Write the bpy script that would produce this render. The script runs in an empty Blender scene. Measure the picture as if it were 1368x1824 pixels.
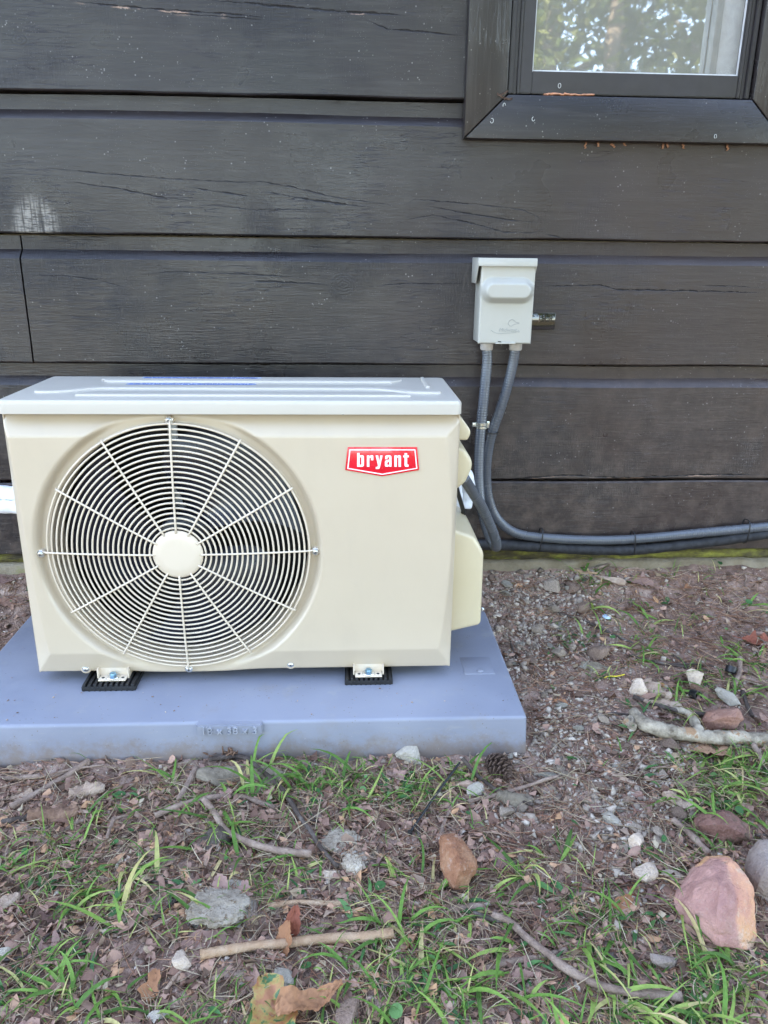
import bpy, bmesh, math, random
import numpy as np
from mathutils import Vector, Matrix

random.seed(7)
rng = np.random.default_rng(7)
SC = bpy.context.scene
COL = SC.collection

# ------------------------------------------------------------------ camera
CAM = np.array([0.17754, -1.22579, 0.72868])
PITCH, YAW, ROLL, FPX = 0.3201, -0.0519, 0.0116, 1384.54
FW = np.array([-math.sin(YAW) * math.cos(PITCH), math.cos(YAW) * math.cos(PITCH), -math.sin(PITCH)])
_r = np.array([math.cos(YAW), math.sin(YAW), 0.0])
_u = np.cross(_r, FW)
RT = _r * math.cos(ROLL) + _u * math.sin(ROLL)
UP = -_r * math.sin(ROLL) + _u * math.cos(ROLL)
cd = bpy.data.cameras.new('camera')
cd.sensor_fit = 'VERTICAL'
cd.sensor_height = 24.0
cd.lens = 24.0 * FPX / 1824.0
cd.clip_start = 0.02
cd.clip_end = 500.0
cam = bpy.data.objects.new('camera', cd)
COL.objects.link(cam)
cam.matrix_world = Matrix(((RT[0], UP[0], -FW[0], CAM[0]), (RT[1], UP[1], -FW[1], CAM[1]),
                           (RT[2], UP[2], -FW[2], CAM[2]), (0, 0, 0, 1)))
SC.camera = cam

# ------------------------------------------------------------------ sky, sun, exposure
SUN_EL, SUN_AZ = math.radians(46), math.radians(-28)     # azimuth from +y towards +x; the sun is behind the cabin
w = bpy.data.worlds.new('World')
SC.world = w
w.use_nodes = True
wn = w.node_tree.nodes
wl = w.node_tree.links
wn.clear()
sky = wn.new('ShaderNodeTexSky')
sky.sky_type = 'NISHITA'
sky.sun_disc = False
sky.sun_elevation = SUN_EL
sky.sun_rotation = SUN_AZ
sky.altitude = 300
sky.air_density = 1.0
sky.dust_density = 1.2
sky.ozone_density = 1.3
bgn = wn.new('ShaderNodeBackground')
bgn.inputs['Strength'].default_value = 0.15
won = wn.new('ShaderNodeOutputWorld')
tone = wn.new('ShaderNodeHueSaturation')       # sky blue muted, in place of a warmer white balance
tone.inputs['Saturation'].default_value = 0.80
wl.new(sky.outputs[0], tone.inputs['Color'])
wl.new(tone.outputs[0], bgn.inputs[0])
wl.new(bgn.outputs[0], won.inputs[0])
ld = bpy.data.lights.new('sun', 'SUN')
ld.energy = 3.6
ld.angle = math.radians(0.53)
ld.color = (1.0, 0.90, 0.76)
sun = bpy.data.objects.new('sun', ld)
COL.objects.link(sun)
to_sun = Vector((math.sin(SUN_AZ) * math.cos(SUN_EL), math.cos(SUN_AZ) * math.cos(SUN_EL), math.sin(SUN_EL)))
sun.rotation_euler = to_sun.to_track_quat('Z', 'Y').to_euler()
vs = SC.view_settings
vs.view_transform = 'Standard'
vs.look = 'None'
vs.gamma = 1.0
vs.use_curve_mapping = False
vs.exposure = 3.24

# ------------------------------------------------------------------ helpers
def tag(o, label, cat, group=None, kind=None):
    o['label'] = label
    o['category'] = cat
    if group:
        o['group'] = group
    if kind:
        o['kind'] = kind
    return o

def empty(name, loc=(0, 0, 0)):
    o = bpy.data.objects.new(name, None)
    o.empty_display_size = 0.05
    o.location = loc
    COL.objects.link(o)
    return o

def link(name, me, parent=None, mat=None, loc=None, rot=None, scale=None):
    o = bpy.data.objects.new(name, me)
    COL.objects.link(o)
    if mat is not None and len(me.materials) == 0:
        me.materials.append(mat)
    if loc is not None:
        o.location = loc
    if rot is not None:
        o.rotation_euler = rot
    if scale is not None:
        o.scale = scale
    if parent is not None:
        o.parent = parent
        if parent.type == 'EMPTY' or True:
            # children are built in world coordinates: undo the parent's location only
            p = Vector(parent.get('_at', (0, 0, 0)))
            o.location = Vector(o.location) - p
    return o

def root(name, loc):
    o = empty(name, loc)
    o['_at'] = loc
    return o

def mesh(name, V, Fc, mat=None, smooth=True):
    me = bpy.data.meshes.new(name)
    if isinstance(V, np.ndarray):
        V = V.tolist()
    me.from_pydata(V, [], Fc)
    if mat is not None:
        me.materials.append(mat)
    if smooth:
        me.polygons.foreach_set('use_smooth', [True] * len(me.polygons))
    me.update()
    return me

def quick_mesh(name, V, Q, mat, smooth=True):
    """Fast mesh from arrays: V (n,3), Q (m,k) all faces with k corners."""
    me = bpy.data.meshes.new(name)
    V = np.asarray(V, dtype=np.float32)
    Q = np.asarray(Q, dtype=np.int32)
    k = Q.shape[1]
    me.vertices.add(len(V))
    me.vertices.foreach_set('co', V.ravel())
    me.loops.add(Q.size)
    me.loops.foreach_set('vertex_index', Q.ravel())
    me.polygons.add(len(Q))
    me.polygons.foreach_set('loop_start', np.arange(0, Q.size, k, dtype=np.int32))
    if mat is not None:
        me.materials.append(mat)
    me.update(calc_edges=True)
    me.validate()
    if smooth:
        me.polygons.foreach_set('use_smooth', np.ones(len(me.polygons), dtype=bool))
    return me

def smooth_by_angle(me, deg=35):
    """smooth shading with edges sharper than deg kept hard"""
    bm = bmesh.new()
    bm.from_mesh(me)
    for f in bm.faces:
        f.smooth = True
    lim = math.radians(deg)
    for e in bm.edges:
        e.smooth = not (len(e.link_faces) == 2 and e.calc_face_angle(0) > lim)
    bm.to_mesh(me)
    bm.free()
    return me

def box_mesh(name, lo, hi, mat, bevel=0.0, seg=2):
    bm = bmesh.new()
    bmesh.ops.create_cube(bm, size=1)
    lo, hi = Vector(lo), Vector(hi)
    for v in bm.verts:
        v.co = Vector(((v.co[i] + .5) * (hi[i] - lo[i]) + lo[i] for i in range(3)))
    if bevel > 0:
        bmesh.ops.bevel(bm, geom=list(bm.edges), offset=bevel, segments=seg, profile=.5, affect='EDGES')
    me = bpy.data.meshes.new(name)
    bm.to_mesh(me)
    bm.free()
    me.materials.append(mat)
    return smooth_by_angle(me, 40)

def prism_mesh(name, pts, a, b, mat, bevel=0.0, seg=2, axis='y', bevel_front_only=False):
    """polygon pts in the plane, extruded along axis from a to b"""
    bm = bmesh.new()
    def P(p, t):
        if axis == 'y':
            return (p[0], t, p[1])
        if axis == 'z':
            return (p[0], p[1], t)
        return (t, p[0], p[1])
    A = [bm.verts.new(P(p, a)) for p in pts]
    B = [bm.verts.new(P(p, b)) for p in pts]
    n = len(pts)
    fa = bm.faces.new(A)
    fb = bm.faces.new(B[::-1])
    for i in range(n):
        j = (i + 1) % n
        bm.faces.new((A[j], A[i], B[i], B[j]))
    bmesh.ops.recalc_face_normals(bm, faces=list(bm.faces))
    if bevel > 0:
        ed = list(fa.edges) if bevel_front_only else list(bm.edges)
        bmesh.ops.bevel(bm, geom=ed, offset=bevel, segments=seg, profile=.5, affect='EDGES', clamp_overlap=True)
    bmesh.ops.triangulate(bm, faces=[f for f in bm.faces if len(f.verts) > 4])
    me = bpy.data.meshes.new(name)
    bm.to_mesh(me)
    bm.free()
    me.materials.append(mat)
    return smooth_by_angle(me, 35)

def spline(pts, step):
    """Catmull-Rom through pts, resampled every step"""
    P = np.array(pts, float)
    P = np.vstack([2 * P[0] - P[1], P, 2 * P[-1] - P[-2]])
    out = []
    for i in range(1, len(P) - 2):
        t = np.linspace(0, 1, 24, endpoint=False)[:, None]
        p0, p1, p2, p3 = P[i - 1], P[i], P[i + 1], P[i + 2]
        out.append(.5 * (2 * p1 + (p2 - p0) * t + (2 * p0 - 5 * p1 + 4 * p2 - p3) * t ** 2 + (3 * p1 - p0 - 3 * p2 + p3) * t ** 3))
    out.append(P[-2][None])
    C = np.vstack(out)
    d = np.r_[0, np.cumsum(np.linalg.norm(np.diff(C, axis=0), axis=1))]
    n = max(2, int(round(d[-1] / step)) + 1)
    s = np.linspace(0, d[-1], n)
    return np.stack([np.interp(s, d, C[:, k]) for k in range(3)], 1), s

def tube_arrays(C, R, seg=8, cap=True):
    C = np.asarray(C, float)
    R = np.broadcast_to(np.asarray(R, float), (len(C),))
    T = np.gradient(C, axis=0)
    T /= np.linalg.norm(T, axis=1)[:, None] + 1e-12
    ref = np.array([0, 0, 1.0]) if abs(T[0][2]) < .9 else np.array([1.0, 0, 0])
    N = np.cross(T[0], ref)
    N /= np.linalg.norm(N)
    V = []
    a = np.linspace(0, 2 * math.pi, seg, endpoint=False)
    for i in range(len(C)):
        N = N - T[i] * (N @ T[i])
        N /= np.linalg.norm(N) + 1e-12
        B = np.cross(T[i], N)
        V.append(C[i] + R[i] * (np.cos(a)[:, None] * N + np.sin(a)[:, None] * B))
    V = np.vstack(V)
    Fc = []
    for i in range(len(C) - 1):
        for j in range(seg):
            k = (j + 1) % seg
            Fc.append((i * seg + j, i * seg + k, (i + 1) * seg + k, (i + 1) * seg + j))
    if cap:
        Fc.append(tuple(range(seg))[::-1])
        Fc.append(tuple(range((len(C) - 1) * seg, len(C) * seg)))
    return V, Fc

def tube_mesh(name, C, R, mat, seg=8, cap=True):
    V, Fc = tube_arrays(C, R, seg, cap)
    return mesh(name, V, Fc, mat)

def lathe_mesh(name, prof, mat, center, seg=48, axis='y', cap=False):
    """prof: list of (radius, height along axis)"""
    V, Fc = [], []
    n = len(prof)
    for (r, h) in prof:
        for j in range(seg):
            a = 2 * math.pi * j / seg
            c, s = r * math.cos(a), r * math.sin(a)
            p = (c, h, s) if axis == 'y' else ((c, s, h) if axis == 'z' else (h, c, s))
            V.append((p[0] + center[0], p[1] + center[1], p[2] + center[2]))
    for i in range(n - 1):
        for j in range(seg):
            k = (j + 1) % seg
            Fc.append((i * seg + j, i * seg + k, (i + 1) * seg + k, (i + 1) * seg + j))
    if cap:
        Fc.append(tuple(range(seg)))
        Fc.append(tuple(range((n - 1) * seg, n * seg))[::-1])
    me = mesh(name, V, Fc, mat)
    bm = bmesh.new()
    bm.from_mesh(me)
    bmesh.ops.recalc_face_normals(bm, faces=list(bm.faces))
    bm.to_mesh(me)
    bm.free()
    return smooth_by_angle(me, 40)

def round_poly(pts, n=5):
    """pts: (x, y) or (x, y, radius) -> polygon with rounded corners"""
    out = []
    N = len(pts)
    for i, p in enumerate(pts):
        r = p[2] if len(p) > 2 else 0
        c = np.array(p[:2], float)
        if r <= 0:
            out.append(tuple(c))
            continue
        a = np.array(pts[i - 1][:2], float)
        b = np.array(pts[(i + 1) % N][:2], float)
        da, db = np.linalg.norm(a - c), np.linalg.norm(b - c)
        r = min(r, .48 * da, .48 * db)
        pa, pb = c + (a - c) / da * r, c + (b - c) / db * r
        for t in np.linspace(0, 1, n):
            out.append(tuple((1 - t) ** 2 * pa + 2 * t * (1 - t) * c + t * t * pb))
    return out

def flat_curve_mesh(name, loops, extrude, mat, matrix):
    """2D filled outline(s) with holes, extruded; matrix maps the curve's xy plane into the world"""
    cu = bpy.data.curves.new(name, 'CURVE')
    cu.dimensions = '2D'
    cu.fill_mode = 'BOTH'
    cu.extrude = extrude
    for lp in loops:
        sp = cu.splines.new('POLY')
        sp.points.add(len(lp) - 1)
        for q, p in zip(sp.points, lp):
            q.co = (p[0], p[1], 0, 1)
        sp.use_cyclic_u = True
    ob = bpy.data.objects.new(name, cu)
    COL.objects.link(ob)
    dg = bpy.context.evaluated_depsgraph_get()
    me = bpy.data.meshes.new_from_object(ob.evaluated_get(dg))
    bpy.data.objects.remove(ob)
    bpy.data.curves.remove(cu)
    me.transform(matrix)
    me.materials.clear()
    me.materials.append(mat)
    return me

def text_mesh(name, body, size, extrude, mat, matrix, offset=0.0, shear=0.0, spacing=1.0):
    cu = bpy.data.curves.new(name, 'FONT')
    cu.body = body
    cu.size = size
    cu.extrude = extrude
    cu.offset = offset
    cu.shear = shear
    cu.space_character = spacing
    cu.align_x = 'CENTER'
    cu.align_y = 'CENTER'
    ob = bpy.data.objects.new(name, cu)
    COL.objects.link(ob)
    dg = bpy.context.evaluated_depsgraph_get()
    me = bpy.data.meshes.new_from_object(ob.evaluated_get(dg))
    bpy.data.objects.remove(ob)
    bpy.data.curves.remove(cu)
    me.transform(matrix)
    me.materials.clear()
    me.materials.append(mat)
    return me

FACING = Matrix(((1, 0, 0, 0), (0, 0, 1, 0), (0, 1, 0, 0), (0, 0, 0, 1)))     # curve xy -> world xz

# numpy value noise
_perm = np.random.default_rng(3).random((64, 64, 16))
def vnoise(x, y, z=0.0):
    x = np.asarray(x, float)
    y = np.asarray(y, float)
    z = np.asarray(z, float) + np.zeros_like(x)
    xi, yi, zi = np.floor(x).astype(int), np.floor(y).astype(int), np.floor(z).astype(int)
    xf, yf, zf = x - xi, y - yi, z - zi
    u, v, t = (q * q * (3 - 2 * q) for q in (xf, yf, zf))
    g = lambda a, b, c: _perm[(xi + a) % 64, (yi + b) % 64, (zi + c) % 16]
    l = lambda a, b, q: a + (b - a) * q
    return l(l(l(g(0, 0, 0), g(1, 0, 0), u), l(g(0, 1, 0), g(1, 1, 0), u), v),
             l(l(g(0, 0, 1), g(1, 0, 1), u), l(g(0, 1, 1), g(1, 1, 1), u), v), t) * 2 - 1

def fbm(x, y, s, octv=4, z=0.0):
    r, a = 0.0, 1.0
    for i in range(octv):
        r = r + a * vnoise(np.asarray(x) * s + 7.3 * i, np.asarray(y) * s + 3.1 * i, z)
        s *= 2.03
        a *= .5
    return r

def sstep(a, b, x):
    t = np.clip((x - a) / (b - a), 0, 1)
    return t * t * (3 - 2 * t)

# where things stand: the point of a vertical plane or of the ground seen at a photograph coordinate (survey of the photo, used once)
def view_ray(u, v):
    return FW + RT * (u - 684) / FPX + UP * (912 - v) / FPX

def on_y(u, v, y):
    d = view_ray(u, v)
    return CAM + d * (y - CAM[1]) / d[1]

def on_z(u, v, z):
    d = view_ray(u, v)
    return CAM + d * (z - CAM[2]) / d[2]

def survey(x, y, z):
    d = np.stack([np.asarray(x) - CAM[0], np.asarray(y) - CAM[1], np.asarray(z) - CAM[2]], -1)
    q = d @ FW
    return 684 + FPX * (d @ RT) / q, 912 - FPX * (d @ UP) / q

PAD = (-0.487, -0.1165, 0.478, 0.3405)     # x0, y0, x1, y1 of the plastic base
def ground_h(x, y, fine=True):
    x = np.asarray(x, float)
    y = np.asarray(y, float)
    base = np.interp(y, [-60, -6, -1.2, -.6, -.3, -.12, .10, .25, .34, .41, .6],
                     [-.35, -.25, -.125, -.098, -.084, -.0745, -.045, -.020, .008, .046, .05])
    h = base + .010 * fbm(x, y, 3.2, 2) * sstep(.42, .2, y)
    h = h + .006 * np.clip((x - .5) / .5, 0, 1)
    if fine:
        far = np.exp(-np.clip(np.abs(x - .25) - .9, 0, 9) * 2) * np.exp(-np.clip(-.8 - y, 0, 9) * 2)
        h = h + far * (.0045 * fbm(x, y, 16, 3) + .0036 * np.abs(fbm(x, y, 55, 3, 3.3)))
        # low crumbly mounds
        for (mx, my, r, hh) in MOUNDS:
            q = np.hypot((x - mx), (y - my)) / r
            h = h + hh * sstep(1.0, .2, q) * (1 + .35 * fbm(x, y, 70, 2, 5.1))
        # dirt worked up against the sides of the base
        dpad = np.maximum.reduce([PAD[0] - x, x - PAD[2], PAD[1] - y])
        h = h + .010 * sstep(.05, 0, dpad) * (.5 + .5 * fbm(x, y, 24, 2, 1.1)) * (y < .34)
    ins = (x > PAD[0] + .006) & (x < PAD[2] - .006) & (y > PAD[1] + .006) & (y < PAD[3] - .004)
    return np.where(ins, np.minimum(h, -.082), h)

MOUNDS = []
def ground_at(u, v):
    z = -.07
    for _ in range(12):
        p = on_z(u, v, z)
        z = .5 * z + .5 * float(ground_h(p[0], p[1]))
    return np.array([p[0], p[1], float(ground_h(p[0], p[1]))])

for (u, v, r, hh) in [(392, 1612, .055, .012), (628, 1520, .04, .010), (985, 1545, .04, .008), (1040, 1385, .08, .006), (470, 1385, .06, .008)]:
    p = on_z(u, v, -.08)
    MOUNDS.append((p[0], p[1], r, hh))

# ------------------------------------------------------------------ materials
class NT:
    def __init__(self, name):
        self.m = bpy.data.materials.new(name)
        self.m.use_nodes = True
        self.t = self.m.node_tree
        self.t.nodes.clear()
        self.out = self.t.nodes.new('ShaderNodeOutputMaterial')
        self.b = self.t.nodes.new('ShaderNodeBsdfPrincipled')
        self.L(self.b.outputs[0], self.out.inputs[0])
    def L(self, a, b):
        self.t.links.new(a, b)
    def n(self, typ, **kw):
        nd = self.t.nodes.new('ShaderNode' + typ)
        for k, v in kw.items():
            setattr(nd, k, v)
        return nd
    def put(self, sock, v):
        if hasattr(v, 'is_output') or isinstance(v, bpy.types.NodeSocket):
            self.L(v, sock)
        elif isinstance(v, (tuple, list)) and len(v) == 3 and sock.type == 'RGBA':
            sock.default_value = (*v, 1)
        else:
            sock.default_value = v
    def coord(self, kind='Object', scale=(1, 1, 1), loc=(0, 0, 0), rot=(0, 0, 0)):
        c = self.n('TexCoord').outputs[kind]
        mp = self.n('Mapping')
        mp.inputs['Scale'].default_value = scale
        mp.inputs['Location'].default_value = loc
        mp.inputs['Rotation'].default_value = rot
        self.L(c, mp.inputs[0])
        return mp.outputs[0]
    def noise(self, vec, scale=5, detail=4, rough=.55, dist=0):
        q = self.n('TexNoise')
        q.inputs['Scale'].default_value = scale
        q.inputs['Detail'].default_value = detail
        q.inputs['Roughness'].default_value = rough
        q.inputs['Distortion'].default_value = dist
        self.L(vec, q.inputs['Vector'])
        return q.outputs[0]
    def vor(self, vec, scale=5, feature='F1', out='Distance', rand=1):
        q = self.n('TexVoronoi', feature=feature)
        q.inputs['Scale'].default_value = scale
        q.inputs['Randomness'].default_value = rand
        self.L(vec, q.inputs['Vector'])
        return q.outputs[out]
    def math(self, op, a, b=0.0, c=None, clamp=False):
        q = self.n('Math', operation=op)
        q.use_clamp = clamp
        self.put(q.inputs[0], a)
        self.put(q.inputs[1], b)
        if c is not None:
            self.put(q.inputs[2], c)
        return q.outputs[0]
    def mr(self, v, a, b, c=0.0, d=1.0, smooth=True):
        q = self.n('MapRange', interpolation_type='SMOOTHSTEP' if smooth else 'LINEAR')
        self.put(q.inputs[0], v)
        for i, x in enumerate((a, b, c, d)):
            self.put(q.inputs[1 + i], x)
        return q.outputs[0]
    def mix(self, f, a, b, mode='MIX'):
        q = self.n('Mix', data_type='RGBA', blend_type=mode)
        self.put(q.inputs[0], f)
        self.put(q.inputs[6], a)
        self.put(q.inputs[7], b)
        return q.outputs[2]
    def ramp(self, f, stops, interp='LINEAR'):
        q = self.n('ValToRGB')
        q.color_ramp.interpolation = interp
        e = q.color_ramp.elements
        while len(e) < len(stops):
            e.new(.5)
        for el, (p, c) in zip(e, stops):
            el.position = p
            el.color = (*c, 1)
        self.L(f, q.inputs[0])
        return q.outputs[0]
    def bump(self, h, strength=.5, dist=.002, prev=None):
        q = self.n('Bump')
        q.inputs['Strength'].default_value = strength
        q.inputs['Distance'].default_value = dist
        self.L(h, q.inputs['Height'])
        if prev is not None:
            self.L(prev, q.inputs['Normal'])
        return q.outputs[0]
    def set(self, **kw):
        names = {'color': 'Base Color', 'rough': 'Roughness', 'metal': 'Metallic', 'normal': 'Normal', 'spec': 'Specular IOR Level',
                 'coat': 'Coat Weight', 'coat_rough': 'Coat Roughness', 'ior': 'IOR', 'alpha': 'Alpha', 'sheen': 'Sheen Weight'}
        for k, v in kw.items():
            self.put(self.b.inputs[names[k]], v)
        return self.m

def island(T):
    return T.n('NewGeometry').outputs['Random Per Island']

def objrand(T):
    return T.n('ObjectInfo').outputs['Random']

def plain(name, col, rough=.5, metal=0.0, var=.12, bump=.0, scale=60, **kw):
    T = NT(name)
    v = T.coord()
    nz = T.noise(v, scale, 4)
    f = T.mr(nz, .3, .7)
    c = T.mix(f, tuple(x * (1 - var) for x in col), tuple(min(1, x * (1 + var)) for x in col))
    r = T.mr(T.noise(v, scale * .4, 3), .3, .7, rough - .06, rough + .06)
    T.set(color=c, rough=r, metal=metal, **kw)
    if bump:
        T.set(normal=T.bump(T.noise(v, scale * 6, 3), bump, .001))
    return T.m

# cream coated sheet metal, faint orange peel
def cream(name, col, rough, peel=.06, calm=False):
    T = NT(name)
    v = T.coord()
    big = T.noise(v, 7, 4)
    c = T.mix(T.mr(big, .3, .7), tuple(x * .97 for x in col), col)
    dust = T.mr(T.noise(v, 420, 2), .72, .80)
    c = T.mix(T.math('MULTIPLY', dust, .05 if calm else .14), c, (.40, .33, .26))
    film = T.mr(T.noise(T.coord(scale=(1, 1, .35)), 18, 5, .65), .48, .78)
    c = T.mix(T.math('MULTIPLY', film, 0 if calm else .16), c, (.42, .35, .27))
    r = rough if calm else T.mr(T.noise(v, 14, 4), .3, .7, rough - .05, rough + .06)
    nb = T.bump(T.noise(v, 260, 2), peel, .001)
    T.set(color=c, rough=r, normal=nb, coat=.0 if calm else .25, coat_rough=.12)
    return T.m

M = {}
M['cream'] = cream('cream_paint', (0.551, 0.460, 0.338), .34)
M['lid'] = cream('cream_lid_skytint', (.53, .485, .415), .33, .0, True)  # same paint as the casing, bluer: sky light put into the colour
M['wire'] = cream('cream_wire', (.68, .58, .45), .36, .02)
M['cover'] = cream('cream_plastic', (.62, .53, .35), .42, .03)
M['dark_inner'] = plain('dark_interior', (.012, .012, .014), .6)
M['blade'] = plain('fan_blade_plastic', (.010, .012, .024), .30)
M['bracket'] = plain('galvanised_bracket', (.30, .31, .32), .4, .6)
M['screw'] = plain('zinc_screw', (.62, .62, .60), .28, .9)
M['bluezinc'] = plain('blue_zinc_bolt', (.20, .36, .50), .3, .85)
M['rubber'] = plain('black_rubber', (.012, .012, .013), .6, bump=.1)
M['red'] = plain('red_badge', (.72, .006, .022), .28, var=.04, coat=.5)
M['white'] = plain('white_badge_print', (.86, .82, .84), .35, var=.03)
M['labelblue'] = plain('sticker_blue_ink', (.10, .18, .46), .4)
M['labelpaper'] = plain('sticker_film', (.50, .58, .75), .3)
M['box'] = cream('grey_beige_steel', (.42, .405, .355), .38, .04)
M['conduit'] = plain('grey_pvc_conduit', (.088, .095, .108), .24, var=.06, scale=30, spec=.7)
M['cable'] = plain('black_cable', (.013, .013, .014), .4)
M['fitting'] = plain('beige_fitting', (.42, .38, .34), .4)
M['foam'] = plain('black_foam_sleeve', (.018, .018, .021), .72, var=.5, bump=.3, scale=90)
M['pale_lettering'] = plain('base_pale_lettering', (.30, .31, .355), .5)  # letters slightly paler than the slab so they stand out
M['tape'] = plain('white_pipe_tape', (.78, .79, .80), .45, bump=.08)
M['clamp'] = plain('zinc_clamp', (.70, .72, .66), .25, .9)
M['smokeplate'] = plain('glossy_black_plate', (.012, .012, .011), .06, var=.1, coat=.8, coat_rough=.03)
M['yellow'] = plain('yellow_wire', (.75, .60, .04), .4)
M['bottlecap'] = plain('pale_blue_disc', (.45, .58, .72), .35)

# plastic base: grey-blue textured
T = NT('base_plastic')
v = T.coord()
c = T.mix(T.mr(T.noise(v, 5, 5), .3, .7), (.212, .224, .276), (.252, .264, .318))
scuff = T.mr(T.noise(T.coord(scale=(2, 2, 9)), 9, 5, .65), .55, .75)
c = T.mix(T.math('MULTIPLY', scuff, .35), c, (.33, .32, .30))
g = T.n('NewGeometry')
sx = T.n('SeparateXYZ')
T.L(T.n('TexCoord').outputs['Object'], sx.inputs[0])
stain = T.mr(T.noise(T.coord(loc=(1, 4, 2)), 11, 6, .7), .54, .72)
c = T.mix(T.math('MULTIPLY', stain, .45), c, (.235, .215, .205))
spk = T.math('MULTIPLY', T.mr(T.vor(v, 120), .16, .09), T.mr(T.noise(v, 14, 3), .50, .58))
c = T.mix(T.math('MULTIPLY', spk, .7), c, (.15, .11, .085))
splash = T.math('MULTIPLY', T.mr(T.math('ADD', sx.outputs[2], T.math('MULTIPLY', T.math('SUBTRACT', T.noise(v, 30, 6, .75), .5), .11)), -.022, -.072), .80)
c = T.mix(splash, c, (.20, .15, .115))
dust = T.mr(T.noise(v, 300, 2), .69, .77)
c = T.mix(T.math('MULTIPLY', dust, .4), c, (.45, .42, .40))
T.set(color=c, rough=T.mr(T.noise(v, 40, 4), .3, .7, .42, .58),
      normal=T.bump(T.noise(v, 900, 2), .22, .0006))
M['base'] = T.m

# dark stained timber, worn, cracked and specked, in metres of the wall
def wall_pt(u, v):
    p = on_y(u, v, .41)
    return (p[0], p[2])
CRACKS = [   # (points along the crack in the photograph, half width in mm, 0 dark .. 1 raw wood)
    ([(120, 0), (180, 8), (280, 16), (400, 24), (490, 33)], 1.2, .8),
    ([(370, 0), (470, 8), (600, 20), (740, 27)], 1.7, .7),
    ([(280, 22), (340, 25), (400, 30), (480, 36)], .9, .3),
    ([(640, 30), (690, 52), (760, 57), (826, 64)], 1.5, .2),
    ([(75, 298), (170, 308), (300, 318), (430, 325), (470, 324), (520, 333), (600, 352), (690, 364), (715, 372)], .8, 0),
    ([(110, 322), (200, 334), (280, 350), (360, 360)], 1.0, 0),
    ([(328, 332), (400, 343), (455, 351)], 1.2, 0),
    ([(455, 343), (480, 343), (545, 355), (600, 362), (672, 371)], 1.5, 0),
    ([(345, 362), (460, 374), (500, 373), (590, 375)], .7, 0),
    ([(712, 368), (740, 355), (850, 364), (930, 373), (985, 400)], .8, 0),
    ([(712, 374), (730, 390), (770, 383), (830, 395), (900, 414), (950, 414), (985, 402)], 1.0, 0),
    ([(740, 362), (830, 380), (910, 392), (970, 398)], 1.0, 0),
    ([(960, 413), (1010, 427), (1100, 431)], 1.4, .2),
    ([(50, 490), (130, 492), (180, 500), (230, 514)], .8, 0),
    ([(235, 490), (300, 484), (430, 488), (550, 494)], .9, 0),
    ([(430, 500), (510, 503), (590, 507)], 1.4, 0),
    ([(640, 512), (720, 505), (850, 505)], .7, 0),
    ([(955, 510), (1070, 508), (1100, 516), (1230, 518), (1368, 522)], 1.4, 0),
    ([(1240, 508), (1368, 512)], .8, 0),
    ([(860, 858), (1000, 846), (1120, 851), (1240, 846), (1368, 845)], 1.6, .6),
]
CX0, CXW, CZ0, CZW = -.8, 2.2, .0, 1.4
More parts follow.
